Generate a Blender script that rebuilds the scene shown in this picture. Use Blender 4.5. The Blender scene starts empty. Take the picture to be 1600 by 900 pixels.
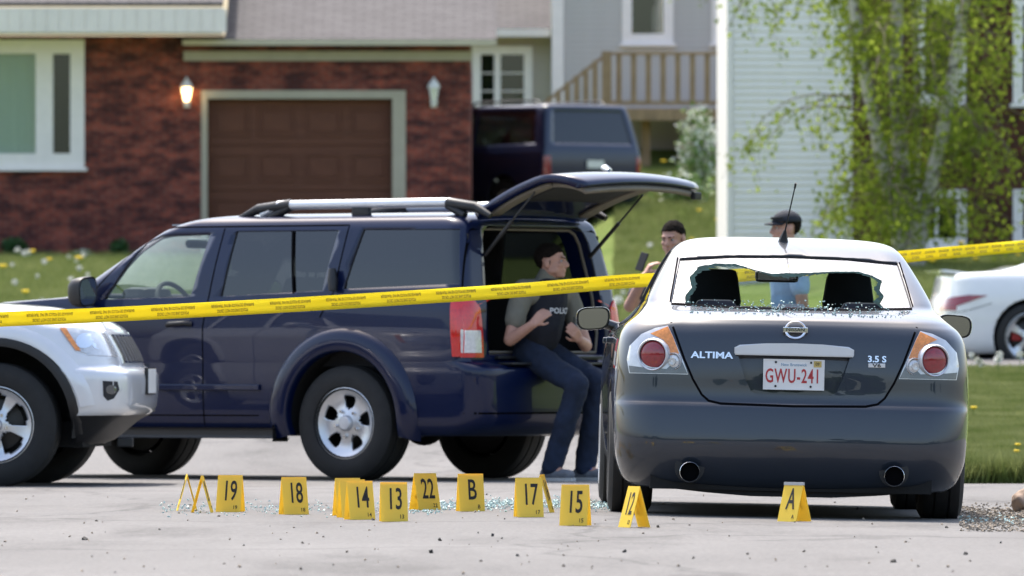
import bpy, bmesh, math, random
import numpy as np
from mathutils import Vector, Matrix
from mathutils.bvhtree import BVHTree
R = math.radians
random.seed(7); rng = np.random.default_rng(7)
sc = bpy.context.scene
COL = sc.collection

# ------------------------------------------------------------------ camera, sky, sun, exposure
FPX, CH, YH = 14175.0, 0.80, 560.0          # focal length in photo pixels, camera height, horizon row
cd = bpy.data.cameras.new('camera'); cam = bpy.data.objects.new('camera', cd); COL.objects.link(cam)
cd.sensor_width = 36.0; cd.lens = FPX*36/1600; cd.shift_y = (YH-450)/1600
cd.clip_start = 1.0; cd.clip_end = 3000
cam.location = (0, 0, CH); cam.rotation_euler = (R(90), 0, 0)
cd.dof.use_dof = True; cd.dof.focus_distance = 45.3; cd.dof.aperture_fstop = 7.8
sc.camera = cam
SUN_EL, SUN_AZ = 62.0, 338.0                # azimuth clockwise from +Y: beyond the scene, a little to the left
w = bpy.data.worlds.new('World'); sc.world = w; w.use_nodes = True
nt = w.node_tree; nt.nodes.clear()
wo = nt.nodes.new('ShaderNodeOutputWorld'); bg = nt.nodes.new('ShaderNodeBackground')
sky = nt.nodes.new('ShaderNodeTexSky'); sky.sky_type = 'NISHITA'; sky.sun_disc = False
sky.sun_elevation = R(SUN_EL); sky.sun_rotation = R(SUN_AZ); sky.dust_density = 4.0; sky.ozone_density = 0.3; sky.air_density = 1.1
bg.inputs['Strength'].default_value = 0.15
nt.links.new(sky.outputs[0], bg.inputs['Color']); nt.links.new(bg.outputs[0], wo.inputs['Surface'])
sl = bpy.data.lights.new('sun', 'SUN'); sun = bpy.data.objects.new('sun', sl); COL.objects.link(sun)
sl.energy = 2.5; sl.angle = R(1.5); sl.color = (1.0, 0.965, 0.92)
sun.rotation_euler = (R(90-SUN_EL), 0, R(180-SUN_AZ)); sun.location = (-20, -20, 60)
sc.view_settings.view_transform = 'Standard'; sc.view_settings.look = 'None'
sc.view_settings.exposure = 1.3; sc.view_settings.gamma = 1.0; sc.view_settings.use_curve_mapping = False
sc.cycles.use_denoising = True
sc.cycles.max_bounces = 8; sc.cycles.transparent_max_bounces = 16
sc.cycles.caustics_reflective = False; sc.cycles.caustics_refractive = False

# ------------------------------------------------------------------ materials
def _set(b, **k):
    for n, v in k.items():
        n = n.replace('_', ' ')
        if n in b.inputs: b.inputs[n].default_value = v
def rgb(c): return (c[0], c[1], c[2], 1.0)
MATS = {}
def mat(name, col, rough=0.6, metal=0.0, var=0.12, vscale=6.0, bump=0.0, bscale=60.0, coat=0.0, spec=0.5, emit=None, es=0.0, trans=0.0, stretch=None, coat_rough=0.03):
    m = bpy.data.materials.new(name); m.use_nodes = True; MATS[name] = m
    n = m.node_tree.nodes; l = m.node_tree.links; b = n['Principled BSDF']
    _set(b, Roughness=rough, Metallic=metal, Coat_Weight=coat, Coat_Roughness=coat_rough, Specular_IOR_Level=spec, Transmission_Weight=trans)
    b.inputs['Base Color'].default_value = rgb(col)
    if emit: b.inputs['Emission Color'].default_value = rgb(emit); b.inputs['Emission Strength'].default_value = es
    if var or bump:
        tc = n.new('ShaderNodeTexCoord'); co = tc.outputs['Object']
        if stretch:
            mp = n.new('ShaderNodeMapping'); mp.inputs['Scale'].default_value = stretch; l.new(co, mp.inputs[0]); co = mp.outputs[0]
    if var:
        t = n.new('ShaderNodeTexNoise'); t.inputs['Scale'].default_value = vscale; t.inputs['Detail'].default_value = 6; t.inputs['Roughness'].default_value = .65
        l.new(co, t.inputs['Vector'])
        r = n.new('ShaderNodeValToRGB'); e = r.color_ramp.elements
        e[0].position = .3; e[1].position = .7
        e[0].color = rgb([c*(1-var) for c in col]); e[1].color = rgb([min(1, c*(1+var)) for c in col])
        l.new(t.outputs[0], r.inputs[0]); l.new(r.outputs[0], b.inputs['Base Color'])
    if bump:
        t2 = n.new('ShaderNodeTexNoise'); t2.inputs['Scale'].default_value = bscale; t2.inputs['Detail'].default_value = 5
        l.new(co, t2.inputs['Vector'])
        bp = n.new('ShaderNodeBump'); bp.inputs['Strength'].default_value = bump; bp.inputs['Distance'].default_value = .02
        l.new(t2.outputs[0], bp.inputs['Height']); l.new(bp.outputs[0], b.inputs['Normal'])
    return m
def glassmat(name, tint, base=0.04, refl=1.0, rough=0.0, blend=.35):
    m = bpy.data.materials.new(name); m.use_nodes = True; MATS[name] = m
    n = m.node_tree.nodes; l = m.node_tree.links; n.remove(n['Principled BSDF'])
    tr = n.new('ShaderNodeBsdfTransparent'); tr.inputs[0].default_value = rgb(tint)
    gl = n.new('ShaderNodeBsdfGlossy'); gl.inputs['Roughness'].default_value = rough; gl.inputs[0].default_value = (refl, refl, refl, 1)
    fr = n.new('ShaderNodeLayerWeight'); fr.inputs['Blend'].default_value = .5      # Schlick reflectance, same from both sides of a thin pane
    pw = n.new('ShaderNodeMath'); pw.operation = 'POWER'; pw.inputs[1].default_value = 4.0; l.new(fr.outputs['Facing'], pw.inputs[0])
    ad = n.new('ShaderNodeMath'); ad.operation = 'MULTIPLY_ADD'; ad.inputs[1].default_value = .92-base; ad.inputs[2].default_value = .05+base; ad.use_clamp = True; l.new(pw.outputs[0], ad.inputs[0])
    mx = n.new('ShaderNodeMixShader'); l.new(ad.outputs[0], mx.inputs[0]); l.new(tr.outputs[0], mx.inputs[1]); l.new(gl.outputs[0], mx.inputs[2])
    l.new(mx.outputs[0], n['Material Output'].inputs['Surface'])
    return m
def paint(name, col, metal=.25, rough=.32, coat=1.0, spec=.3):
    return mat(name, col, rough, metal, var=.04, vscale=3, coat=coat, spec=spec, bump=.012, bscale=1.6, coat_rough=.015)

paint('alt_paint', (.014, .021, .034), metal=0, rough=.40, spec=.34, coat=1.0)
paint('navy_paint', (.0008, .006, .036), metal=0, rough=.34, spec=.20, coat=.6)
paint('silver_paint', (.70, .71, .73), metal=.2, rough=.35)
paint('white_paint', (.80, .80, .81), metal=0, rough=.35)
paint('blue_paint', (.006, .013, .045), metal=0, rough=.35)
mat('black_plastic', (.012, .012, .013), .5, bump=.05, bscale=200)
mat('seam', (.004, .004, .005), 1.0, var=.05, spec=.03)
mat('underbody', (.008, .008, .008), .85, bump=.2, bscale=30)
mat('rubber', (.014, .014, .014), .78, var=.25, vscale=12, bump=.08, bscale=80)
mat('alloy', (.62, .63, .65), .32, .7, var=.06, vscale=9)
mat('dark_metal', (.05, .05, .05), .45, .8)
mat('chrome', (.80, .81, .82), .12, 1.0, var=.03)
mat('satin_silver', (.66, .67, .69), .38, .55, var=.03)
mat('trim_dark', (.02, .02, .023), .8, bump=.08, bscale=150)
mat('trim_tan', (.20, .175, .14), .8, bump=.05, bscale=100)
mat('trim_grey', (.33, .34, .35), .7)
mat('seat_cloth', (.022, .022, .026), .95, bump=.2, bscale=250)
mat('seat_cloth_grey', (.045, .043, .055), .95, bump=.2, bscale=250)
mat('red_lens', (.26, .012, .022), .12, 0, var=.25, vscale=60, coat=1.0)
mat('red_lens_bright', (.62, .012, .015), .12, 0, var=.2, vscale=40, coat=1.0)
mat('amber_lens', (.78, .27, .05), .12, 0, var=.3, vscale=50, coat=1.0)
mat('clear_lens', (.72, .73, .74), .15, .25, var=.18, vscale=45, coat=1.0)
mat('lamp_housing', (.60, .61, .62), .22, .35, var=.2, vscale=14, coat=1.0)
mat('smoke_lens', (.10, .105, .11), .12, .3, var=.2, vscale=20, coat=1.0)
mat('plate_white', (.74, .73, .71), .5, var=.05)
mat('plate_red', (.42, .03, .035), .5, var=.05)
mat('plate_blue', (.16, .30, .42), .5, var=.05)
mat('plate_gold', (.55, .40, .12), .5, var=.1)
mat('ink', (.012, .012, .012), .7, var=.05)
glassmat('clear_glass', (.78, .87, .83), .02)
glassmat('window_glass', (.55, .68, .64), .05)
glassmat('privacy_glass', (.045, .05, .055), .03)
glassmat('broken_glass', (.50, .62, .60), .30, rough=.12)
mat('shard', (.52, .70, .66), .12, 0, var=.25, vscale=40, trans=.25)
mat('tape_ink', (.10, .075, .01), .6, var=.1)

mat('marker_worn', (.42, .42, .42), .6, var=.2)
mat('skin', (.46, .25, .18), .55, var=.1, vscale=18, bump=.04, bscale=120)
mat('skin_face', (.47, .25, .18), .55, var=.12, vscale=14, bump=.05, bscale=140)
mat('hair', (.012, .009, .007), .9, spec=.08, var=.4, vscale=60, bump=.5, bscale=140)
mat('eye_white', (.36, .33, .31), .3, var=.03)
mat('tshirt_olive', (.17, .16, .125), .95, var=.15, vscale=8, bump=.25, bscale=14)
mat('vest_navy', (.010, .011, .017), .9, var=.2, vscale=10, bump=.3, bscale=22)
mat('print_white', (.62, .62, .62), .8, var=.05)
mat('denim', (.011, .019, .042), .95, var=.45, vscale=5, bump=.35, bscale=16)
mat('shoe_grey', (.14, .15, .17), .8, var=.3, vscale=25)
mat('shoe_blue', (.03, .06, .28), .7, var=.2)
mat('sole', (.45, .45, .44), .8)
mat('cap_navy', (.012, .015, .024), .85, var=.2, bump=.2, bscale=90)
mat('shirt_lightblue', (.28, .42, .62), .9, var=.2, bump=.2, bscale=18)
mat('shirt_dark', (.03, .03, .04), .9, var=.2, bump=.2, bscale=18)
mat('fascia_white', (.82, .755, .70), .6, var=.06, vscale=1.5)
mat('frame_white', (.86, .81, .79), .45, var=.04)
mat('trim_beige', (.40, .37, .29), .65, var=.08, vscale=3)
mat('gutter_beige', (.50, .46, .34), .6, var=.08)
mat('garage_brown', (.115, .040, .020), .75, var=.14, vscale=2, bump=.1, bscale=12, stretch=(1, 1, 8))
mat('siding_white', (.86, .81, .78), .55, var=.05, vscale=2)
mat('siding_grey', (.50, .48, .46), .6, var=.06, vscale=2)
mat('siding_beige', (.46, .42, .36), .6, var=.06, vscale=2)
mat('curtain', (.78, .76, .70), .9, var=.08, vscale=2, stretch=(14, 1, .3))
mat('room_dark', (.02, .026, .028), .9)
mat('deck_wood', (.36, .235, .13), .8, var=.25, vscale=4, bump=.2, bscale=20, stretch=(4, 4, 1))
mat('concrete', (.22, .21, .20), .9, var=.2, vscale=1.2, bump=.2, bscale=30)
mat('bark', (.13, .10, .075), .9, var=.35, vscale=9, bump=.5, bscale=25)
mat('shrub_leaf', (.028, .095, .018), .6, var=.4, vscale=4)
mat('blossom', (.78, .78, .70), .8, var=.1)
mat('blossom_leaf', (.16, .26, .05), .7, var=.35, vscale=3)
mat('dandelion_yellow', (.85, .58, .02), .8, var=.1)
mat('dandelion_clock', (.66, .66, .62), .95, var=.1)
mat('stem', (.10, .17, .03), .8)
mat('rock', (.34, .25, .19), .9, var=.25, vscale=9, bump=.6, bscale=14)
mat('gravel', (.24, .20, .155), .95, var=.45, vscale=30)
mat('lamp_white', (.78, .78, .78), .4, var=.05)
mat('lamp_glow', (1, .75, .4), .4, var=0, emit=(1.0, .62, .25), es=5.0)
mat('red_caliper', (.35, .01, .01), .5)

def leafmat(name, c0, c1, tr=.45):
    m = bpy.data.materials.new(name); m.use_nodes = True; MATS[name] = m
    n = m.node_tree.nodes; l = m.node_tree.links; n.remove(n['Principled BSDF'])
    tc = n.new('ShaderNodeTexCoord'); t = n.new('ShaderNodeTexNoise'); t.inputs['Scale'].default_value = 2.2; t.inputs['Detail'].default_value = 5
    l.new(tc.outputs['Object'], t.inputs['Vector'])
    r = n.new('ShaderNodeValToRGB'); r.color_ramp.elements[0].position = .3; r.color_ramp.elements[1].position = .7
    r.color_ramp.elements[0].color = rgb(c0); r.color_ramp.elements[1].color = rgb(c1); l.new(t.outputs[0], r.inputs[0])
    d = n.new('ShaderNodeBsdfDiffuse'); s = n.new('ShaderNodeBsdfTranslucent'); mx = n.new('ShaderNodeMixShader'); mx.inputs[0].default_value = tr
    l.new(r.outputs[0], d.inputs[0]); l.new(r.outputs[0], s.inputs[0]); l.new(d.outputs[0], mx.inputs[1]); l.new(s.outputs[0], mx.inputs[2])
    l.new(mx.outputs[0], n['Material Output'].inputs['Surface']); return m
leafmat('birch_leaf', (.13, .19, .02), (.27, .33, .05), .5)
leafmat('marker_yellow', (.94, .73, .13), (.96, .76, .15), .38)
leafmat('wood_leaf', (.018, .035, .010), (.040, .065, .018), .1)
leafmat('grass_blade', (.11, .15, .035), (.27, .285, .12), .3)
leafmat('tape_yellow', (.95, .80, .05), (.96, .83, .07), .42)

def asphalt():
    m = bpy.data.materials.new('asphalt'); m.use_nodes = True; MATS['asphalt'] = m
    n = m.node_tree.nodes; l = m.node_tree.links; b = n['Principled BSDF']; _set(b, Roughness=.92, Specular_IOR_Level=.25)
    tc = n.new('ShaderNodeTexCoord')
    def noise(sc_, det, st=None, rough=.6):
        co = tc.outputs['Object']
        if st:
            mp = n.new('ShaderNodeMapping'); mp.inputs['Scale'].default_value = st; l.new(co, mp.inputs[0]); co = mp.outputs[0]
        t = n.new('ShaderNodeTexNoise'); t.inputs['Scale'].default_value = sc_; t.inputs['Detail'].default_value = det; t.inputs['Roughness'].default_value = rough
        l.new(co, t.inputs['Vector']); return t.outputs[0]
    def ramp(src, p0, c0, p1, c1):
        r = n.new('ShaderNodeValToRGB'); e = r.color_ramp.elements; e[0].position = p0; e[1].position = p1; e[0].color = rgb(c0); e[1].color = rgb(c1)
        l.new(src, r.inputs[0]); return r.outputs[0]
    def mix(fac, a, c, mode='MIX'):
        x = n.new('ShaderNodeMix'); x.data_type = 'RGBA'; x.blend_type = mode
        if isinstance(fac, float): x.inputs[0].default_value = fac
        else: l.new(fac, x.inputs[0])
        for s, v in ((6, a), (7, c)):
            if isinstance(v, tuple): x.inputs[s].default_value = rgb(v)
            else: l.new(v, x.inputs[s])
        return x.outputs[2]
    big = ramp(noise(.35, 5, (1, .35, 1)), .28, (.136, .130, .124), .74, (.205, .197, .188))
    grain = ramp(noise(46, 3, None, .75), .32, (.50, .50, .50), .68, (1.18, 1.18, 1.18))
    c = mix(.75, big, grain, 'MULTIPLY')
    patch = ramp(noise(.9, 6, (1, .22, 1), .7), .50, (1, 1, 1), .72, (.62, .615, .61))
    c = mix(1.0, c, patch, 'MULTIPLY')
    # tar seams and hairline cracks
    v = n.new('ShaderNodeTexVoronoi'); v.feature = 'DISTANCE_TO_EDGE'; v.inputs['Scale'].default_value = .28
    mp = n.new('ShaderNodeMapping'); mp.inputs['Scale'].default_value = (1, .55, 1); l.new(tc.outputs['Object'], mp.inputs[0])
    wn = n.new('ShaderNodeTexNoise'); wn.inputs['Scale'].default_value = 1.4; wn.inputs['Detail'].default_value = 6; l.new(mp.outputs[0], wn.inputs['Vector'])
    wa = n.new('ShaderNodeVectorMath'); wa.operation = 'ADD'; l.new(mp.outputs[0], wa.inputs[0]); l.new(wn.outputs['Color'], wa.inputs[1])
    l.new(wa.outputs[0], v.inputs['Vector'])
    cr = ramp(v.outputs[0], .004, (.45, .45, .45), .013, (1, 1, 1))
    c = mix(.45, c, cr, 'MULTIPLY')
    l.new(c, b.inputs['Base Color'])
    bp = n.new('ShaderNodeBump'); bp.inputs['Strength'].default_value = .5; bp.inputs['Distance'].default_value = .008
    l.new(noise(70, 3), bp.inputs['Height']); l.new(bp.outputs[0], b.inputs['Normal'])
asphalt()
def grassground():
    m = bpy.data.materials.new('lawn_ground'); m.use_nodes = True; MATS['lawn_ground'] = m
    n = m.node_tree.nodes; l = m.node_tree.links; b = n['Principled BSDF']; _set(b, Roughness=.95, Specular_IOR_Level=.1)
    tc = n.new('ShaderNodeTexCoord'); cols = []
    t = n.new('ShaderNodeTexNoise'); t.inputs['Scale'].default_value = .5; t.inputs['Detail'].default_value = 8; t.inputs['Roughness'].default_value = .7
    l.new(tc.outputs['Object'], t.inputs['Vector'])
    r = n.new('ShaderNodeValToRGB'); e = r.color_ramp.elements
    e[0].position = .32; e[0].color = rgb((.085, .125, .025)); e[1].position = .68; e[1].color = rgb((.17, .205, .06))
    x = e.new(.5); x.color = rgb((.12, .165, .038)); l.new(t.outputs[0], r.inputs[0]); l.new(r.outputs[0], b.inputs['Base Color'])
    t2 = n.new('ShaderNodeTexNoise'); t2.inputs['Scale'].default_value = 25; t2.inputs['Detail'].default_value = 4; l.new(tc.outputs['Object'], t2.inputs['Vector'])
    bp = n.new('ShaderNodeBump'); bp.inputs['Strength'].default_value = .8; bp.inputs['Distance'].default_value = .05
    l.new(t2.outputs[0], bp.inputs['Height']); l.new(bp.outputs[0], b.inputs['Normal'])
grassground()
def brickmat(name, a, b_, mort, blot):
    m = bpy.data.materials.new(name); m.use_nodes = True; MATS[name] = m
    n = m.node_tree.nodes; l = m.node_tree.links; b = n['Principled BSDF']; _set(b, Roughness=.9, Specular_IOR_Level=.2)
    tc = n.new('ShaderNodeTexCoord'); sp = n.new('ShaderNodeSeparateXYZ'); cb = n.new('ShaderNodeCombineXYZ'); l.new(tc.outputs['Object'], sp.inputs[0])
    ad = n.new('ShaderNodeMath'); ad.operation = 'ADD'; l.new(sp.outputs[0], ad.inputs[0]); l.new(sp.outputs[1], ad.inputs[1])
    l.new(ad.outputs[0], cb.inputs[0]); l.new(sp.outputs[2], cb.inputs[1])
    br = n.new('ShaderNodeTexBrick'); br.inputs['Scale'].default_value = 1.0; br.inputs['Brick Width'].default_value = .205; br.inputs['Row Height'].default_value = .068
    br.inputs['Mortar Size'].default_value = .0055; br.inputs['Bias'].default_value = -.1
    br.inputs['Color1'].default_value = rgb(a); br.inputs['Color2'].default_value = rgb(b_); br.inputs['Mortar'].default_value = rgb(mort)
    l.new(cb.outputs[0], br.inputs['Vector'])
    mp = n.new('ShaderNodeMapping'); mp.inputs['Scale'].default_value = (2.2, 5.0, 1); l.new(cb.outputs[0], mp.inputs[0])
    t = n.new('ShaderNodeTexNoise'); t.inputs['Scale'].default_value = 1.0; t.inputs['Detail'].default_value = 4; t.inputs['Roughness'].default_value = .7; l.new(mp.outputs[0], t.inputs['Vector'])
    r = n.new('ShaderNodeValToRGB'); e = r.color_ramp.elements; e[0].position = .40; e[1].position = .62; e[0].color = rgb(blot); e[1].color = rgb((1.3, 1.12, 1.05)); l.new(t.outputs[0], r.inputs[0])
    mx = n.new('ShaderNodeMix'); mx.data_type = 'RGBA'; mx.blend_type = 'MULTIPLY'; mx.inputs[0].default_value = 1.0
    l.new(br.outputs['Color'], mx.inputs[6]); l.new(r.outputs[0], mx.inputs[7]); l.new(mx.outputs[2], b.inputs['Base Color'])
    bp = n.new('ShaderNodeBump'); bp.inputs['Strength'].default_value = .6; bp.inputs['Distance'].default_value = .012; bp.invert = True
    l.new(br.outputs['Fac'], bp.inputs['Height']); l.new(bp.outputs[0], b.inputs['Normal'])
brickmat('brick_red', (.25, .070, .048), (.145, .048, .040), (.18, .13, .115), (.34, .38, .48))
brickmat('brick_brown', (.070, .030, .020), (.105, .042, .028), (.09, .07, .055), (.6, .6, .6))
def shingles(name, c0, c1):
    m = bpy.data.materials.new(name); m.use_nodes = True; MATS[name] = m
    n = m.node_tree.nodes; l = m.node_tree.links; b = n['Principled BSDF']; _set(b, Roughness=.95)
    tc = n.new('ShaderNodeTexCoord'); mp = n.new('ShaderNodeMapping'); mp.inputs['Scale'].default_value = (1, 1, 1); l.new(tc.outputs['Object'], mp.inputs[0])
    br = n.new('ShaderNodeTexBrick'); br.inputs['Scale'].default_value = 1; br.inputs['Brick Width'].default_value = .3; br.inputs['Row Height'].default_value = .14; br.inputs['Mortar Size'].default_value = .008
    br.inputs['Color1'].default_value = rgb(c0); br.inputs['Color2'].default_value = rgb(c1); br.inputs['Mortar'].default_value = rgb([c*.45 for c in c0]); l.new(mp.outputs[0], br.inputs['Vector'])
    l.new(br.outputs['Color'], b.inputs['Base Color'])
shingles('shingle_grey', (.088, .080, .078), (.108, .099, .097))
def birchbark():
    m = bpy.data.materials.new('birch_bark'); m.use_nodes = True; MATS['birch_bark'] = m
    n = m.node_tree.nodes; l = m.node_tree.links; b = n['Principled BSDF']; _set(b, Roughness=.85)
    tc = n.new('ShaderNodeTexCoord'); mp = n.new('ShaderNodeMapping'); mp.inputs['Scale'].default_value = (3, 3, 9); l.new(tc.outputs['Object'], mp.inputs[0])
    t = n.new('ShaderNodeTexNoise'); t.inputs['Scale'].default_value = 1.3; t.inputs['Detail'].default_value = 5; l.new(mp.outputs[0], t.inputs['Vector'])
    r = n.new('ShaderNodeValToRGB'); e = r.color_ramp.elements; e[0].position = .36; e[0].color = rgb((.07, .06, .05)); e[1].position = .5; e[1].color = rgb((.52, .48, .42)); l.new(t.outputs[0], r.inputs[0]); l.new(r.outputs[0], b.inputs['Base Color'])
birchbark()

# ------------------------------------------------------------------ helpers
WORK = bpy.data.scenes.new('work')          # scratch scene: text and remeshing are evaluated there, then it is removed
def bake(o):
    WORK.collection.objects.link(o); vl = WORK.view_layers[0]; vl.update()
    me = bpy.data.meshes.new_from_object(o.evaluated_get(vl.depsgraph)); d = o.data
    WORK.collection.objects.unlink(o); bpy.data.objects.remove(o)
    (bpy.data.curves if isinstance(d, bpy.types.Curve) else bpy.data.meshes).remove(d)
    return me
def P(px, py, Y):                       # photo pixel at distance Y -> world point
    return Vector(((px-800)/FPX*Y, Y, CH+(YH-py)/FPX*Y))
def S(Y): return FPX/Y                  # pixels per metre at distance Y
def mark(o, label=None, cat=None, group=None, kind=None):
    if label: o['label'] = label
    if cat: o['category'] = cat
    if group: o['group'] = group
    if kind: o['kind'] = kind
    return o
def empty(name, loc=(0, 0, 0), rz=0.0, rx=0.0, ry=0.0):
    o = bpy.data.objects.new(name, None); o.empty_display_size = .2; COL.objects.link(o)
    o.location = loc; o.rotation_euler = (rx, ry, rz); return o
def link_mesh(name, me, mats, parent=None, angle=None):
    for m in (mats if isinstance(mats, (list, tuple)) else [mats]): me.materials.append(MATS[m])
    o = bpy.data.objects.new(name, me); COL.objects.link(o)
    if parent is not None: o.parent = parent
    if angle is not None:
        me.polygons.foreach_set('use_smooth', [True]*len(me.polygons))
        me.set_sharp_from_angle(angle=R(angle))
    return o
def fin(name, bm, mats, parent=None, angle=None, solid=None, off=(0, 0, 0), normals=True):
    if normals: bmesh.ops.recalc_face_normals(bm, faces=bm.faces[:])
    if any(off): bmesh.ops.translate(bm, vec=Vector(off), verts=bm.verts[:])
    me = bpy.data.meshes.new(name); bm.to_mesh(me); bm.free()
    o = link_mesh(name, me, mats, parent, angle)
    if solid:
        md = o.modifiers.new('thickness', 'SOLIDIFY'); md.thickness = solid; md.offset = -1
        if isinstance(mats, (list, tuple)) and len(mats) > 1: md.material_offset = 1; md.material_offset_rim = 1
    return o
def inst(name, me, parent=None, loc=(0, 0, 0), rot=(0, 0, 0), scale=(1, 1, 1)):
    o = bpy.data.objects.new(name, me); COL.objects.link(o); o.location = loc; o.rotation_euler = rot; o.scale = scale
    if parent is not None: o.parent = parent
    return o
def box(bm, x0, x1, y0, y1, z0, z1, bev=0.0):
    r = bmesh.ops.create_cube(bm, size=1.0); vs = r['verts']
    for v in vs: v.co = Vector(((x0+x1)/2+v.co.x*(x1-x0), (y0+y1)/2+v.co.y*(y1-y0), (z0+z1)/2+v.co.z*(z1-z0)))
    if bev:
        es = list({e for v in vs for e in v.link_edges})
        bmesh.ops.bevel(bm, geom=es, offset=bev, segments=2, affect='EDGES', profile=.6)
    return vs
def boxes(*bs, bev=0.0):
    bm = bmesh.new()
    for b in bs: box(bm, *b, bev=bev)
    return bm
def tube(bm, pts, rad, n=10, caps=True):
    pts = [Vector(p) for p in pts]; rads = rad if isinstance(rad, (list, tuple)) else [rad]*len(pts)
    rings = []; up = None
    for i, p in enumerate(pts):
        t = (pts[min(i+1, len(pts)-1)]-pts[max(i-1, 0)]).normalized()
        if up is None: up = Vector((0, 0, 1)) if abs(t.z) < .9 else Vector((1, 0, 0))
        a = t.cross(up).normalized(); b = a.cross(t).normalized(); up = b
        rings.append([bm.verts.new(p+(a*math.cos(2*math.pi*k/n)+b*math.sin(2*math.pi*k/n))*rads[i]) for k in range(n)])
    for i in range(len(rings)-1):
        for k in range(n): bm.faces.new((rings[i][k], rings[i][(k+1) % n], rings[i+1][(k+1) % n], rings[i+1][k]))
    if caps: bm.faces.new(rings[0][::-1]); bm.faces.new(rings[-1])
def lathe(bm, prof, n=32, M=None, closed=False, caps=(True, True)):
    # prof: (radius, axial) about local +x axis ; M places it
    M = M or Matrix(); rings = []
    for r, a in prof:
        rings.append([bm.verts.new(M @ Vector((a, r*math.cos(2*math.pi*k/n), r*math.sin(2*math.pi*k/n)))) for k in range(n)])
    m = len(rings)
    for i in range(m if closed else m-1):
        A, B = rings[i], rings[(i+1) % m]
        for k in range(n): bm.faces.new((A[k], A[(k+1) % n], B[(k+1) % n], B[k]))
    if not closed:
        for g, c in zip((rings[0], rings[-1]), caps):
            if c: bm.faces.new(g)
def prism(bm, poly, axis, a0, a1):
    # extrude 2-D polygon along axis (0: poly=(y,z), 1: poly=(x,z), 2: poly=(x,y))
    def v3(p, a):
        return Vector((a, p[0], p[1])) if axis == 0 else Vector((p[0], a, p[1])) if axis == 1 else Vector((p[0], p[1], a))
    A = [bm.verts.new(v3(p, a0)) for p in poly]; B = [bm.verts.new(v3(p, a1)) for p in poly]; n = len(poly)
    bm.faces.new(A[::-1]); bm.faces.new(B)
    for i in range(n): bm.faces.new((A[i], A[(i+1) % n], B[(i+1) % n], B[i]))
def catmull(ctrl, sub):
    c = np.array(ctrl, float); out = []
    for i in range(len(c)-1):
        p0, p1, p2, p3 = c[max(i-1, 0)], c[i], c[i+1], c[min(i+2, len(c)-1)]
        d = p2-p1; m1 = .5*(p2-p0); m2 = .5*(p3-p1)
        # limit tangents (no overshoot)
        lim = 3*np.abs(d); m1 = np.where(d*m1 <= 0, 0, np.sign(d)*np.minimum(np.abs(m1), lim)); m2 = np.where(d*m2 <= 0, 0, np.sign(d)*np.minimum(np.abs(m2), lim))
        for k in range(sub):
            t = k/sub; h = (2*t**3-3*t**2+1, t**3-2*t**2+t, -2*t**3+3*t**2, t**3-t**2)
            out.append(h[0]*p1+h[1]*m1+h[2]*p2+h[3]*m2)
    out.append(c[-1]); return np.array(out)
def half_outline(w, yr, yf, rr, rf, br, bf, sb, ns=44, nr=8, nc=9):
    pts = []; xr = max(w-rr, .02*w); rr = w-xr; xf = max(w-rf, .02*w); rf = w-xf
    for k in range(nr): x = xr*k/nr; pts.append((x, yr+br*(x/w)**2))
    y0 = yr+br*(xr/w)**2; y1 = yf-bf*(xf/w)**2
    for k in range(nc): t = math.pi/2*k/nc; pts.append((xr+rr*math.sin(t), y0+rr*(1-math.cos(t))))
    ya, yb = y0+rr, y1-rf
    for k in range(ns): pts.append((w, ya+(yb-ya)*k/ns))
    for k in range(nc): t = math.pi/2*k/nc; pts.append((xf+rf*math.cos(t), yb+rf*math.sin(t)))
    for k in range(nr+1): x = xf*(1-k/nr); pts.append((x, yf-bf*(x/w)**2))
    ym, hl = (yr+yf)/2, (yf-yr)/2
    return [(x*(1-sb*abs((y-ym)/hl)**3), y) for x, y in pts]
def loft(rows, sub=3, cap0=True, cap1=True):
    # rows: z, w, yr, yf, rr, rf, br, bf, sb
    bm = bmesh.new(); rings = []
    for r in catmull(rows, sub):
        z, w, yr, yf, rr, rf, br, bf, sb = r
        h = half_outline(w, yr, yf, rr, rf, br, bf, sb)
        full = h+[(-x, y) for x, y in h[::-1]][1:-1]
        rings.append([bm.verts.new((x, y, z)) for x, y in full])
    n = len(rings[0])
    for i in range(len(rings)-1):
        for k in range(n): bm.faces.new((rings[i][k], rings[i][(k+1) % n], rings[i+1][(k+1) % n], rings[i+1][k]))
    if cap0: bm.faces.new(rings[0][::-1])
    if cap1: bm.faces.new(rings[-1])
    bmesh.ops.recalc_face_normals(bm, faces=bm.faces[:])
    return bm
def clean_poly(poly):
    a = sum(poly[i][0]*poly[(i+1) % len(poly)][1]-poly[(i+1) % len(poly)][0]*poly[i][1] for i in range(len(poly)))
    return list(poly) if a > 0 else list(poly)[::-1]
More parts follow.
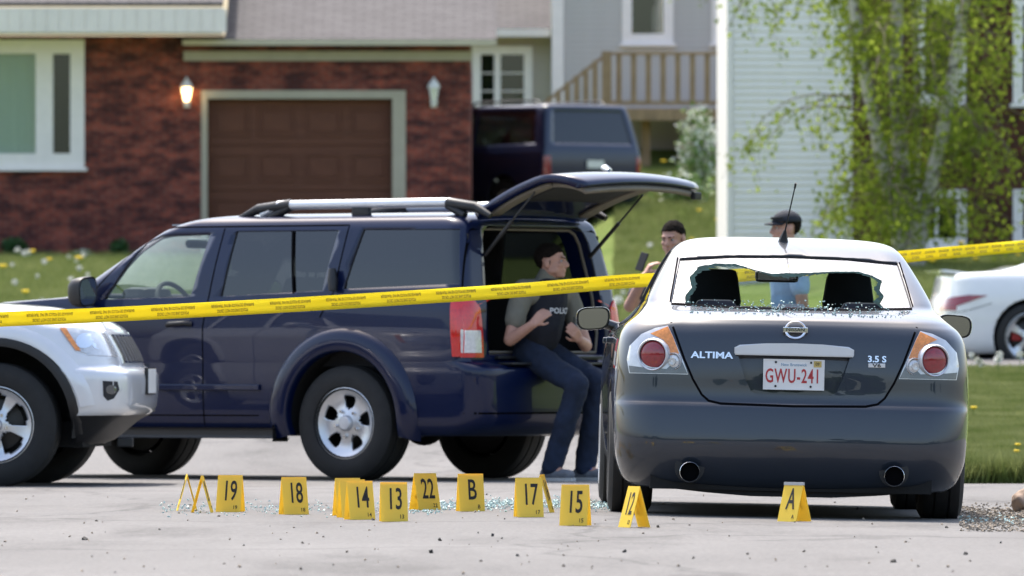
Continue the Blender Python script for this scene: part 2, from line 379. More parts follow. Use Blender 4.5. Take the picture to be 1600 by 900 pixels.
def cut_tag(bm, poly, axis, side, lo=None):
    """split faces along a convex polygon seen along an axis; returns the faces inside it"""
    poly = clean_poly(poly); L = bm.faces.layers.int.get('cut') or bm.faces.layers.int.new('cut')
    ia, ib = (1, 2) if axis == 0 else (0, 2) if axis == 1 else (0, 1)
    amin, amax = min(p[0] for p in poly), max(p[0] for p in poly); bmin, bmax = min(p[1] for p in poly), max(p[1] for p in poly)
    for f in bm.faces:
        f[L] = 0
        if f.normal[axis]*side < .02: continue
        c = f.calc_center_median()
        if lo is not None and (c[axis]-lo)*side < 0: continue
        va = [v.co[ia] for v in f.verts]; vb = [v.co[ib] for v in f.verts]
        if max(va) < amin or min(va) > amax or max(vb) < bmin or min(vb) > bmax: continue
        f[L] = 1
    n = len(poly)
    for i in range(n):
        p, q = poly[i], poly[(i+1) % n]; co = Vector((0, 0, 0)); co[ia] = p[0]; co[ib] = p[1]
        no = Vector((0, 0, 0)); no[ia] = -(q[1]-p[1]); no[ib] = (q[0]-p[0])
        if no.length < 1e-9: continue
        no.normalize(); fs = [f for f in bm.faces if f[L] == 1]
        geom = list({v for f in fs for v in f.verts})+list({e for f in fs for e in f.edges})+fs
        bmesh.ops.bisect_plane(bm, geom=geom, dist=1e-6, plane_co=co, plane_no=no)
        for f in bm.faces:
            if f[L] == 1 and (f.calc_center_median()-co).dot(no) < 0: f[L] = 0
    return [f for f in bm.faces if f[L] == 1]
def take(bm, faces):
    nb = bmesh.new(); mp = {}
    for f in faces:
        vs = []
        for v in f.verts:
            if v not in mp: mp[v] = nb.verts.new(v.co)
            vs.append(mp[v])
        try: nb.faces.new(vs)
        except ValueError: pass
    return nb
def cut_out(bm, poly, axis, side, depth=0.0, lo=None, push=0.0, lip=True):
    """cut a panel out of a shell. returns it as a new bmesh; the hole's rim is turned inward by depth"""
    fs = cut_tag(bm, poly, axis, side, lo)
    nb = take(bm, fs)
    es = list({e for f in fs for e in f.edges if any(g not in fs for g in e.link_faces)}) if len(fs) < 1 else None
    S_ = set(fs); es = [e for e in {e for f in fs for e in f.edges} if any(g not in S_ for g in e.link_faces)]
    bmesh.ops.delete(bm, geom=fs, context='FACES')
    es = [e for e in es if e.is_valid]
    d = Vector((0, 0, 0)); d[axis] = -side*depth
    if depth and lip and es:
        r = bmesh.ops.extrude_edge_only(bm, edges=es)
        for v in [g for g in r['geom'] if isinstance(g, bmesh.types.BMVert)]: v.co += d
    if push:
        p = Vector((0, 0, 0)); p[axis] = -side*push
        for v in nb.verts: v.co += p
    bm.normal_update(); nb.normal_update()
    return nb
def hit(bvh, a, b, axis, side, far=6.0):
    o = Vector((0, 0, 0)); ia, ib = (1, 2) if axis == 0 else (0, 2) if axis == 1 else (0, 1)
    o[ia] = a; o[ib] = b; o[axis] = side*far+ (2.4 if axis == 1 else 0)
    d = Vector((0, 0, 0)); d[axis] = -side
    loc, nor, _, _ = bvh.ray_cast(o, d)
    if loc is None:
        o[axis] = side*1.0; loc, nor, _, _ = bvh.find_nearest(o)
    return loc, nor
def decal(bvh, poly, axis, side, off=.003, thick=.02, res=.03, curve=None):
    """a panel of real thickness that follows the body surface inside a 2-D outline"""
    bm = bmesh.new(); poly = clean_poly(poly); ia, ib = (1, 2) if axis == 0 else (0, 2) if axis == 1 else (0, 1)
    vs = []
    for p in poly:
        c = Vector((0, 0, 0)); c[ia] = p[0]; c[ib] = p[1]; vs.append(bm.verts.new(c))
    bm.faces.new(vs)
    for k in (ia, ib):
        lo_, hi_ = min(v.co[k] for v in bm.verts), max(v.co[k] for v in bm.verts)
        m = max(1, int((hi_-lo_)/res))
        for i in range(1, m):
            co = Vector((0, 0, 0)); co[k] = lo_+(hi_-lo_)*i/m; no = Vector((0, 0, 0)); no[k] = 1
            bmesh.ops.bisect_plane(bm, geom=bm.verts[:]+bm.edges[:]+bm.faces[:], dist=1e-7, plane_co=co, plane_no=no)
    d = Vector((0, 0, 0)); d[axis] = side
    for v in bm.verts:
        loc, nor = hit(bvh, v.co[ia], v.co[ib], axis, side); v.co = loc+d*off
    bmesh.ops.triangulate(bm, faces=[f for f in bm.faces if len(f.verts) > 4])
    bm.normal_update()
    if sum(f.normal[axis]*side for f in bm.faces) < 0: bmesh.ops.reverse_faces(bm, faces=bm.faces[:])
    if thick:
        es = [e for e in bm.edges if e.is_boundary]; r = bmesh.ops.extrude_edge_only(bm, edges=es)
        for v in [g for g in r['geom'] if isinstance(g, bmesh.types.BMVert)]: v.co -= d*thick
    return bm
def seam(bvh, pts, axis, side, width=.006, off=.0015, step=.03):
    bm = bmesh.new(); ia, ib = (1, 2) if axis == 0 else (0, 2) if axis == 1 else (0, 1); P2 = []
    for i in range(len(pts)-1):
        a, b = Vector(pts[i]), Vector(pts[i+1]); m = max(1, int((b-a).length/step))
        P2 += [a.lerp(b, k/m) for k in range(m)]
    P2.append(Vector(pts[-1])); prev = None
    for i, p in enumerate(P2):
        t = (P2[min(i+1, len(P2)-1)]-P2[max(i-1, 0)]).normalized(); nn = Vector((-t.y, t.x))*width/2
        row = []
        for s in (-1, 1):
            q = p+nn*s; loc, nor = hit(bvh, q.x, q.y, axis, side); d = Vector((0, 0, 0)); d[axis] = side
            row.append(bm.verts.new(loc+(nor if nor.dot(d) > .2 else d)*off))
        if prev: bm.faces.new((prev[0], row[0], row[1], prev[1]))
        prev = row
    return bm
def circ(cx, cy, r, n=24, ry=None, a0=0, a1=360):
    m = n if a1-a0 >= 360 else n+1
    return [(cx+r*math.cos(R(a0+(a1-a0)*k/n)), cy+(ry or r)*math.sin(R(a0+(a1-a0)*k/n))) for k in range(m)]
def text(s, size, name, m, parent, M, sx=1.0, ext=.0008, bold=0.0, align='CENTER', off=True, spacing=1.0):
    cu = bpy.data.curves.new('t', 'FONT'); cu.body = s; cu.size = size; cu.extrude = ext; cu.align_x = align; cu.align_y = 'CENTER'; cu.offset = bold; cu.resolution_u = 3; cu.space_character = spacing
    me = bake(bpy.data.objects.new('t', cu))
    me.transform(Matrix.Diagonal((sx, 1, 1, 1))); me.transform(M); me.materials.clear()
    return link_mesh(name, me, m, parent)
def remesh(bm, voxel, smooth=4, disp=0.0, dscale=9.0):
    me = bpy.data.meshes.new('r'); bm.to_mesh(me); bm.free(); o = bpy.data.objects.new('r', me)
    md = o.modifiers.new('r', 'REMESH'); md.mode = 'VOXEL'; md.voxel_size = voxel
    if smooth: s = o.modifiers.new('s', 'SMOOTH'); s.iterations = smooth; s.factor = .5
    out = bake(o)
    if disp:
        from mathutils import noise
        N = len(out.vertices); co = np.empty(N*3, 'f'); no = np.empty(N*3, 'f'); out.vertices.foreach_get('co', co); out.vertices.foreach_get('normal', no)
        co = co.reshape(-1, 3); no = no.reshape(-1, 3); k = np.array([noise.noise(Vector(c)*dscale)+.5*noise.noise(Vector(c)*dscale*2.3) for c in co.tolist()])
        out.vertices.foreach_set('co', (co+no*(disp*k)[:, None]).astype('f').ravel()); out.update()
    return out
def capsule(bm, a, b, ra, rb, n=14):
    a, b = Vector(a), Vector(b); t = (b-a)
    if t.length < 1e-5: t = Vector((0, 0, 1e-4))
    L = t.length; t.normalize(); up = Vector((0, 0, 1)) if abs(t.z) < .9 else Vector((1, 0, 0)); u = t.cross(up).normalized(); v = u.cross(t)
    prof = [(-ra*math.cos(R(x)), ra*math.sin(R(x))) for x in (0.1, 30, 60, 90)]+[(L+rb*math.sin(R(x)), rb*math.cos(R(x))) for x in (0, 30, 60, 89.9)]
    rings = [[bm.verts.new(a+t*h+(u*math.cos(2*math.pi*k/n)+v*math.sin(2*math.pi*k/n))*r) for k in range(n)] for h, r in prof]
    for i in range(len(rings)-1):
        for k in range(n): bm.faces.new((rings[i][k], rings[i+1][k], rings[i+1][(k+1) % n], rings[i][(k+1) % n]))
    bm.faces.new(rings[0]); bm.faces.new(rings[-1][::-1])
def ellipsoid(bm, c, r, rot=None, seg=20):
    M = Matrix.Translation(c) @ (rot.to_4x4() if rot else Matrix()) @ Matrix.Diagonal((r[0], r[1], r[2], 1))
    bmesh.ops.create_uvsphere(bm, u_segments=seg, v_segments=seg//2+2, radius=1.0, matrix=M)
# ------------------------------------------------------------------ terrain
def sst(a, b, x): t = min(1, max(0, (x-a)/(b-a))); return t*t*(3-2*t)
AX, AY = 1.385, 45.0                     # rear end of the grey sedan
TILT = 0.0215
def zt(x, y):
    z = .032*max(0, min(y, 135)-63.0)
    if y > 64: z += .115*(max(133, min(y, 151))-133)*sst(.2, 1.8, x) + .38*sst(3.0, 4.6, x)*sst(96, 116, y)
    d = abs(x-AX); e = abs(y-47.2)
    if d < 2.2 and e < 8: z += -TILT*(x-AX)*(1-sst(1.05, 2.2, d))*(1-sst(3.6, 8, e))
    return z
def sheet(name, xs, ys, zf, m, dz=0.0):
    nx, ny = len(xs), len(ys); v = [(x, y, zf(x, y)+dz) for y in ys for x in xs]
    f = [(j*nx+i, j*nx+i+1, (j+1)*nx+i+1, (j+1)*nx+i) for j in range(ny-1) for i in range(nx-1)]
    me = bpy.data.meshes.new(name); me.from_pydata(v, [], f); o = link_mesh(name, me, m, angle=60); return mark(o, kind='structure')
xs = [-900, -300, -120, -60, -30, -18, -12]+list(np.arange(-9, 9.01, .3))+[12, 18, 30, 60, 120, 300, 900]
ys = [-600, -200, -60, -20, 0, 20, 30]+list(np.arange(36, 62, .5))+list(np.arange(62, 160, 1.0))+[180, 220, 300, 600, 1800]
sheet('lawn', xs, ys, zt, 'lawn_ground')
def road_edge(x): return 57.6+22*(1-sst(1.9, 2.75, x))+.12*math.sin(x*1.7)
v, f = [], []; rx = [-300, -80, -30, -14]+list(np.arange(-9, 9.01, .2))+[14, 30, 80, 300]; rv = list(np.linspace(0, 1, 150))
for t in rv:
    for x in rx:
        y = -60+(30+60)*min(1, t/.08) if t < .08 else 30+(road_edge(x)-30)*(t-.08)/.92
        v.append((x, y, zt(x, y)+.006))
n_ = len(rx); f = [(j*n_+i, j*n_+i+1, (j+1)*n_+i+1, (j+1)*n_+i) for j in range(len(rv)-1) for i in range(n_-1)]
me = bpy.data.meshes.new('road'); me.from_pydata(v, [], f); road = mark(link_mesh('road', me, 'asphalt', angle=60), kind='structure')
def gz(x, y): return zt(x, y)+.006
sheet('driveway', list(np.arange(-3.9, -.59, .3)), list(np.arange(79.0, 134.6, 1.0)), zt, 'asphalt', .011)
sheet('far_driveway', list(np.arange(3.6, 16, .5)), list(np.arange(84.6, 90.6, .5)), zt, 'asphalt', .02)

# ------------------------------------------------------------------ houses
class Build:
    """a building: parts given in world coordinates, parented to an Empty at its foot"""
    def __init__(s, name, loc, label, cat='house'):
        s.o = Vector(loc); s.root = mark(empty(name, loc), label, cat)
    def part(s, name, bm, m, parent=None, angle=None, solid=None):
        if parent is not None: return fin(name, bm, m, parent, angle, solid, off=-s.o)
        return fin(name, bm, m, s.root, angle, solid, off=-s.o)
    def boxes(s, name, m, *bs, parent=None, bev=0.0): return s.part(name, boxes(*bs, bev=bev), m, parent)
    def siding(s, m, x0, x1, z0, z1, Y, rows, th=.018, holes=()):
        h = (z1-z0)/rows; cache = {}
        for k in range(rows):
            za = z0+k*h; segs = [(x0, x1)]
            for hx0, hx1, hz0, hz1 in holes:
                if za+h > hz0 and za < hz1:
                    ns = []
                    for a, b in segs:
                        if hx0 <= a and hx1 >= b: continue
                        if hx1 <= a or hx0 >= b: ns.append((a, b)); continue
                        if hx0 > a: ns.append((a, hx0))
                        if hx1 < b: ns.append((hx1, b))
                    segs = ns
            for a, b in segs:
                key = round(b-a, 4)
                if key not in cache:
                    bm = bmesh.new(); prism(bm, [(0, 0), (-th, 0), (-th, .012), (-.004, h), (0, h)], 0, 0, b-a)
                    bmesh.ops.recalc_face_normals(bm, faces=bm.faces[:]); me = bpy.data.meshes.new('siding_board'); bm.to_mesh(me); bm.free(); me.materials.append(MATS[m]); cache[key] = me
                inst('siding_board', cache[key], s.root, Vector((a, Y, za))-s.o)
    def window(s, x0, x1, z0, z1, Y, fw=.07, mullions=(), bars=(), glass='window_glass', back=None, proud=.05, depth=.25, sill=True):
        fr = s.boxes('window', 'frame_white', (x0, x0+fw, Y-proud, Y+.08, z0, z1), (x1-fw, x1, Y-proud, Y+.08, z0, z1), (x0+fw, x1-fw, Y-proud+.003, Y+.08, z1-fw, z1), (x0+fw, x1-fw, Y-proud+.003, Y+.08, z0, z0+fw))
        off = -s.o
        edges = [x0+fw]+[e for a, b in mullions for e in (a, b)]+[x1-fw]
        for a, b in mullions: fin('mullion', boxes((a, b, Y-proud+.006, Y+.08, z0+fw, z1-fw)), 'frame_white', fr, off=off)
        for i in range(0, len(edges), 2):
            fin('pane', boxes((edges[i], edges[i+1], Y+.028, Y+.034, z0+fw, z1-fw)), glass, fr, off=off)
            for vb in bars: fin('glazing_bar', boxes((edges[i]+.003, edges[i+1]-.003, Y+.018, Y+.027, z0+fw+(z1-z0-2*fw)*vb-.012, z0+fw+(z1-z0-2*fw)*vb+.012)), 'frame_white', fr, off=off)
        if sill: fin('sill', boxes((x0-.04, x1+.04, Y-proud-.05, Y+.02, z0-.05, z0-.002)), 'frame_white', fr, off=off)
        if back:
            for i, bmat in enumerate(back[:len(edges)//2]):
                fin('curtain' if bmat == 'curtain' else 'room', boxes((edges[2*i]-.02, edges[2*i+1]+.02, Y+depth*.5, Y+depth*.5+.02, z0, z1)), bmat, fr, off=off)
        return fr
def wall_with_holes(x0, x1, z0, z1, Y0, Y1, holes):
    bm = bmesh.new(); xsn = sorted({x0, x1, *[h[0] for h in holes], *[h[1] for h in holes]}); zsn = sorted({z0, z1, *[h[2] for h in holes], *[h[3] for h in holes]})
    for i in range(len(xsn)-1):
        for j in range(len(zsn)-1):
            cx, cz = (xsn[i]+xsn[i+1])/2, (zsn[j]+zsn[j+1])/2
            if any(h[0] < cx < h[1] and h[2] < cz < h[3] for h in holes): continue
            box(bm, xsn[i], xsn[i+1], Y0, Y1, zsn[j], zsn[j+1])
    bmesh.ops.remove_doubles(bm, verts=bm.verts[:], dist=1e-5)
    # drop the doubled inner faces
    seen = {}; dead = []
    for fc in bm.faces:
        k = tuple(sorted(v.index for v in fc.verts)); 
        seen.setdefault(k, []).append(fc)
    bm.verts.index_update(); seen = {}
    for fc in bm.faces: seen.setdefault(tuple(sorted(v.index for v in fc.verts)), []).append(fc)
    for k, l in seen.items():
        if len(l) > 1: dead += l
    bmesh.ops.delete(bm, geom=dead, context='FACES_ONLY')
    return bm

# --- brick house with the garage
HY = 135.0
def hx(px, Y=HY): return (px-800)/FPX*Y
def hz(py, Y=HY): return CH+(YH-py)/FPX*Y
g0 = 1.95
h1 = Build('brick_house', (hx(300), HY, g0), 'red brick bungalow with brown garage door and white fascia')
gl, gr, gt = hx(324), hx(613), hz(154)
wl, wr, wb, wt_ = hx(-60), hx(132), hz(262), hz(62)
h1.part('wall', wall_with_holes(hx(-420), hx(735), g0-.3, hz(56), HY, HY+.3, [(gl-.09, gr+.2, g0-.3, gt+.12), (wl, wr, wb, wt_)]), 'brick_red')
h1.boxes('side_wall', 'brick_red', (hx(735)-.3, hx(735)-.002, HY+.302, HY+8, g0-.3, hz(90)))
h1.window(wl, wr, wb, wt_, HY, fw=.21, mullions=((hx(56), hx(83)),), back=('curtain', 'room_dark'), proud=.05, glass='clear_glass')
# garage opening: frame and sectional door
h1.boxes('door_frame', 'trim_beige', (gl-.09, gl, HY-.03, HY+.25, g0-.2, gt+.12), (gr, gr+.2, HY-.03, HY+.25, g0-.2, gt+.12), (gl, gr, HY-.027, HY+.25, gt, gt+.12))
door = h1.boxes('garage_door', 'garage_brown', (gl, gr, HY+.19, HY+.23, g0-.1, gt))
rows_, cols_ = 4, 4; dh = (gt-.02-g0)/rows_; dw = (gr-gl)/cols_
pm = None
for r_ in range(rows_):
    za = g0+r_*dh
    fin('door_section', boxes((gl+.004, gr-.004, HY+.165, HY+.189, za+.006, za+dh-.006), bev=.004), 'garage_brown', door, off=-h1.o)
    for c_ in range(cols_):
        xa = gl+c_*dw
        if pm is None:
            bm = bmesh.new(); ww, hh = dw*.80, dh*.62
            for (a, b, c, d) in ((0, ww, 0, .03), (0, ww, hh-.03, hh), (0, .03, .03, hh-.03), (ww-.03, ww, .03, hh-.03)): box(bm, a, b, -.016, 0, c, d)
            box(bm, .07, ww-.07, -.012, 0, .07, hh-.07, bev=.008)
            bmesh.ops.recalc_face_normals(bm, faces=bm.faces[:]); pm = bpy.data.meshes.new('door_panel'); bm.to_mesh(pm); bm.free(); pm.materials.append(MATS['garage_brown'])
        inst('door_panel', pm, door, Vector((xa+dw*.1, HY+.164, za+dh*.2))-h1.o)
# eaves: deep white fascia over the living room, beige soffit board over the garage, shingle roofs
h1.part('fascia', boxes((hx(-420), hx(351), HY-.95, HY-.90, hz(52, HY-.95), hz(12, HY-.95))), 'fascia_white')
for k in range(40):
    x = hx(-400)+k*.19
    if x < hx(349): h1.part('fascia_panel', boxes((x, x+.178, HY-.962, HY-.951, hz(50, HY-.95), hz(14, HY-.95))), 'fascia_white')
h1.boxes('soffit', 'fascia_white', (hx(-420), hx(349), HY-.9, HY-.004, hz(52, HY-.95)+.01, hz(52, HY-.95)+.03))
def slope_roof(b, name, x0, x1, ya, za, yb, zb, m, th=.06):
    bm = bmesh.new(); prism(bm, [(ya, za), (yb, zb), (yb, zb-th), (ya, za-th)], 0, x0, x1); return b.part(name, bm, m)
slope_roof(h1, 'roof', hx(-420), hx(352), HY-.97, hz(9, HY-.97)+.05, HY+5.5, hz(9)+2.3, 'shingle_grey')
ez = hz(66)
slope_roof(h1, 'garage_roof', hx(352)+.003, hx(776), HY-.42, ez+.03, HY+5.5, ez+2.35, 'shingle_grey')
h1.boxes('gutter', 'gutter_beige', (hx(287), hx(776), HY-.5, HY-.40, ez-.06, ez+.02))
h1.boxes('soffit', 'trim_beige', (hx(287), hx(740), HY-.395, HY-.003, ez-.05, ez-.03))
h1.boxes('frieze_board', 'trim_beige', (hx(287), hx(737), HY-.05, HY-.004, hz(95), hz(80)))
for px_, on in ((292, True), (678, False)):
    x, z = hx(px_), hz(147)
    lt = mark(empty('wall_lantern', (x, HY-.002, z)), 'lit wall lantern glowing on the brick beside the garage door' if on else 'unlit white wall lantern on the brick by the drainpipe end', 'lantern')
    fin('bracket', boxes((-.045, .045, -.03, 0, -.2, -.05), (-.015, .015, -.12, -.03, -.16, -.13), bev=.006), 'lamp_white', lt)
    M = Matrix.Translation((0, -.12, 0)) @ Matrix.Rotation(R(-90), 4, 'Y')
    bm = bmesh.new(); lathe(bm, [(.035, -.17), (.06, -.12), (.055, -.11)], 8, M); lathe(bm, [(.10, .09), (.07, .16), (.02, .22), (.008, .25)], 8, M)
    for k in range(4): a = R(45+90*k); tube(bm, [(.052*math.cos(a), -.12+.052*math.sin(a), -.11), (.085*math.cos(a), -.12+.085*math.sin(a), .09)], .008, 6)
    fin('cage', bm, 'lamp_white', lt)
    bm = bmesh.new(); lathe(bm, [(.045, -.105), (.078, .085)], 8, M); fin('globe', bm, 'lamp_glow' if on else 'clear_lens', lt)
    if on:
        pl = bpy.data.lights.new('lantern_light', 'POINT'); pl.energy = 1.2; pl.color = (1, .65, .3); pl.shadow_soft_size = .06
        po = bpy.data.objects.new('bulb', pl); COL.objects.link(po); po.parent = lt; po.location = (0, -.22, 0)

# --- grey sided house with the wooden deck
GY = 150.0
g2z = 3.6
h2 = Build('sided_house', (hx(950, GY), GY, g2z), 'pale grey sided house behind the wooden deck')
X = lambda p: hx(p, GY); Z = lambda p: hz(p, GY)
w2 = (X(972), X(1052), Z(68), Z(-90)); w2b = (X(1112), X(1200), Z(68), Z(-90))
h2.part('wall', wall_with_holes(X(866), X(1400), g2z-1, Z(-260), GY, GY+.25, [w2, w2b]), 'siding_grey')
h2.siding('siding_grey', X(882), X(1400), g2z-.2, Z(-60), GY-.002, 42, holes=[w2, w2b])
h2.boxes('corner_board', 'frame_white', (X(862), X(881), GY-.035, GY-.004, g2z-.5, Z(-260)))
h2.boxes('side_wall', 'siding_grey', (X(862), X(862)+.2, GY+.003, GY+8, g2z-1, Z(-260)))
for ww in (w2, w2b): h2.window(*ww, GY, fw=.16, back=('room_dark',))
# lower beige wing on its left
wb_ = (X(738), X(832), Z(182), Z(70))
h2.part('wing_wall', wall_with_holes(X(640), X(862), g2z-1.2, Z(50), GY+.6, GY+.85, [wb_]), 'siding_beige')
h2.siding('siding_beige', X(640), X(861), g2z-.6, Z(52), GY+.598, 22, holes=[wb_])
h2.window(*wb_, GY+.6, fw=.14, mullions=((X(772), X(782)),), bars=(.33, .66), back=('room_dark', 'room_dark'))
slope_roof(h2, 'wing_roof', X(640), X(861), GY+.1, Z(46)+.02, GY+6, Z(46)+2.6, 'shingle_grey')
h2.boxes('wing_fascia', 'fascia_white', (X(640), X(859), GY+.05, GY+.099, Z(57), Z(45)))
# deck
DY = 146.5
dk = Build('wooden_deck', (hx(1040, DY), DY, 3.3), 'raised wooden deck with railing and stairs against the grey house', 'deck')
xd = lambda p: hx(p, DY); zd = lambda p: hz(p, DY)
dk.boxes('rim_joist', 'deck_wood', (xd(938), xd(1400), DY-.04, DY, zd(188), zd(170)))
dk.boxes('floor', 'deck_wood', (xd(938), xd(1400), DY+.002, GY-.05, zd(173), zd(169)))
dk.boxes('top_rail', 'deck_wood', (xd(944), xd(1400), DY-.05, DY+.05, zd(86), zd(81)), bev=.005)
dk.boxes('bottom_rail', 'deck_wood', (xd(944), xd(1400), DY-.02, DY+.02, zd(164), zd(158)))
bal = None
for k in range(20):
    p = 967+k*23
    if bal is None:
        bm = boxes((-.045, .045, -.02, .02, 0, zd(86)-zd(158)-.002), bev=.004); bmesh.ops.recalc_face_normals(bm, faces=bm.faces[:]); bal = bpy.data.meshes.new('baluster'); bm.to_mesh(bal); bm.free(); bal.materials.append(MATS['deck_wood'])
    inst('baluster', bal, dk.root, Vector((xd(p), DY, zd(158)+.001))-dk.o)
for p in (948, 1130, 1320): dk.boxes('post', 'deck_wood', (xd(p)-.08, xd(p)+.08, DY-.09, DY-.052, g2z-.9 if p > 948 else zd(186), zd(80)))
for p in (1010, 1200): dk.boxes('support_post', 'deck_wood', (xd(p)-.07, xd(p)+.07, DY+.5, DY+.64, 2.6, zd(173)-.003))
# stairs going down to the left
p0, p1 = Vector((xd(944), DY-.02, zd(84))), Vector((xd(815), DY-.02, zd(186)))
def slat(a, b, hgt, th=.05):
    bm = bmesh.new(); vs = []
    for y in (DY-.02-th/2, DY-.02+th/2):
        vs.append([bm.verts.new((q.x, y, q.z+dz)) for q, dz in ((a, 0), (b, 0), (b, -hgt), (a, -hgt))])
    bm.faces.new(vs[0]); bm.faces.new(vs[1][::-1])
    for i in range(4): bm.faces.new((vs[0][i], vs[0][(i+1) % 4], vs[1][(i+1) % 4], vs[1][i]))
    return bm
dk.part('stair_rail', slat(p0, p1, .07), 'deck_wood')
lo0, lo1 = p0-Vector((0, 0, .92)), p1-Vector((0, 0, .92))
dk.part('stringer', slat(lo0, lo1, .26, .045), 'deck_wood')
for k in range(1, 9):
    q = p0.lerp(p1, k/9); dk.boxes('stair_baluster', 'deck_wood', (q.x-.045, q.x+.045, DY-.065, DY-.047, q.z-1.05, q.z-.002))
for k in range(7):
    q = lo0.lerp(lo1, (k+.5)/7); dk.boxes('stair_tread', 'deck_wood', (q.x-.15, q.x+.15, DY+.03, DY+1.0, q.z-.14, q.z-.10))
h2.boxes('foundation', 'concrete', (X(862), X(1400), GY-.06, GY-.022, g2z-1, Z(255)))

# --- white sided house with the brown brick front
WY = 118.0
g3 = zt(4.5, 117.5)-.25
h3 = Build('white_house', (hx(1330, WY), WY, g3), 'white sided house with brown brick front behind the birch')
X = lambda p: hx(p, WY); Z = lambda p: hz(p, WY)
h3.boxes('wall', 'siding_white', (X(1139), X(1326), WY+.02, WY+7, g3-.4, Z(-280)))
h3.siding('siding_white', X(1146), X(1326), g3, Z(-50), WY+.018, 44)
h3.boxes('corner_board', 'frame_white', (X(1136), X(1145), WY-.012, WY+.018, g3-.3, Z(-200)))
h3.boxes('corner_board', 'frame_white', (X(1326)+.002, X(1332), WY-.012, WY+.018, g3-.3, Z(-200)))
BY = WY+.5
wins = [(X(1424), X(1513), Z(387), Z(295)), (X(1586), X(1690), Z(387), Z(295)), (X(1432), X(1512), Z(160), Z(-10)), (X(1586), X(1690), Z(160), Z(-10))]
h3.part('brick_front', wall_with_holes(X(1332), X(2300), g3-.4, Z(-280), BY, BY+.3, wins), 'brick_brown')
for ww in wins: h3.window(*ww, BY, fw=.13, mullions=(((ww[0]+ww[1])/2-.04, (ww[0]+ww[1])/2-.0),) if ww[0] < X(1500) and ww[3] < Z(200) else (), back=('room_dark', 'room_dark'))
h3.boxes('foundation', 'concrete', (X(1336), X(2300), BY-.04, BY-.003, g3-.4, g3+.12))

# ------------------------------------------------------------------ vegetation
def quads(name, C, size, m, parent=None, flat=.0, aspect=1.6, off=(0, 0, 0)):
    C = np.asarray(C, float)-np.array(off); n = len(C); a = rng.normal(size=(n, 3)); a[:, 2] *= (1-flat); a /= np.linalg.norm(a, axis=1)[:, None]
    b = rng.normal(size=(n, 3)); b = np.cross(a, b); b /= np.linalg.norm(b, axis=1)[:, None]
    s = (size*rng.uniform(.6, 1.3, n))[:, None]; a = a*s*aspect/2; b = b*s/2
    V = np.stack([C-a, C+b, C+a, C-b], 1).reshape(-1, 3); F = np.arange(4*n).reshape(n, 4)
    me = bpy.data.meshes.new(name); me.from_pydata(V.tolist(), [], F.tolist()); return link_mesh(name, me, m, parent)
def blades(name, X_, Y_, h, m, label):
    n = len(X_); Z_ = np.array([zt(x, y) for x, y in zip(X_, Y_)]); a = rng.uniform(0, 6.28, n); wd = .006+.004*rng.random(n); hh = h*rng.uniform(.5, 1.3, n)
    dx, dy = np.cos(a)*wd, np.sin(a)*wd; lx, ly = rng.normal(0, .35, n)*hh, rng.normal(0, .35, n)*hh
    A = np.stack([X_-dx, Y_-dy, Z_-.01], 1); B = np.stack([X_+dx, Y_+dy, Z_-.01], 1); C = np.stack([X_+lx, Y_+ly, Z_+hh], 1)
    V = np.stack([A, B, C], 1).reshape(-1, 3); F = np.arange(3*n).reshape(n, 3)
    me = bpy.data.meshes.new(name); me.from_pydata(V.tolist(), [], F.tolist()); o = link_mesh(name, me, m); return mark(o, label, 'grass', kind='stuff')
def wedge(n, p0, p1, y0, y1, pw=1.0):
    Y_ = y0+(y1-y0)*rng.random(n)**pw; X_ = (p0+(p1-p0)*rng.random(n)-800)/FPX*Y_; return X_, Y_
xg, yg = wedge(190000, 1440, 1690, 57.7, 84.5, 1.25); keep = np.array([y > road_edge(x)+.02 for x, y in zip(xg, yg)])
xg, yg = xg[keep], yg[keep]; edge = np.array([max(0, 1-(y-road_edge(x))/2.5) for x, y in zip(xg, yg)])
blades('grass', xg, yg, .06+.11*edge**1.5*(.5+rng.random(len(xg))), 'grass_blade', 'rough green verge grass beside the road edge')
xg, yg = wedge(55000, -60, 330, 96, 134.5); keep = xg < -3.95
blades('grass', xg[keep], yg[keep], .12, 'grass_blade', 'long lawn grass in front of the brick house')
xg, yg = wedge(60000, 960, 1140, 92, 146); blades('grass', xg, yg, .11, 'grass_blade', 'sloping lawn grass below the wooden deck')
xg, yg = wedge(40000, 1370, 1700, 91, 117.8); blades('grass', xg, yg, .10, 'grass_blade', 'lawn grass along the brown brick wall')
# dandelions
def flower_mesh(name, yellow):
    bm = bmesh.new(); tube(bm, [(0, 0, 0), (.01, .0, .1), (.012, .005, .2)], .004, 5); n0 = len(bm.faces)
    if yellow: lathe(bm, [(.01, .19), (.035, .20), (.042, .215), (.03, .225)], 10, Matrix.Translation((.012, .005, 0)) @ Matrix.Rotation(R(-90), 4, 'Y'))
    else:
        for k in range(70):
            d = Vector(rng.normal(size=3)).normalized(); c = Vector((.012, .005, .235)); e = d.orthogonal()*.006
            t = c+d*.045; bm.faces.new([bm.verts.new(q) for q in (c+e*.2, t+e, t-e)])
    for i, fc in enumerate(bm.faces): fc.material_index = 0 if i < n0 else 1
    me = bpy.data.meshes.new(name); bm.to_mesh(me); bm.free(); me.materials.append(MATS['stem']); me.materials.append(MATS['dandelion_yellow' if yellow else 'dandelion_clock']); return me
fy, fw_ = flower_mesh('dandelion', True), flower_mesh('dandelion_clock', False)
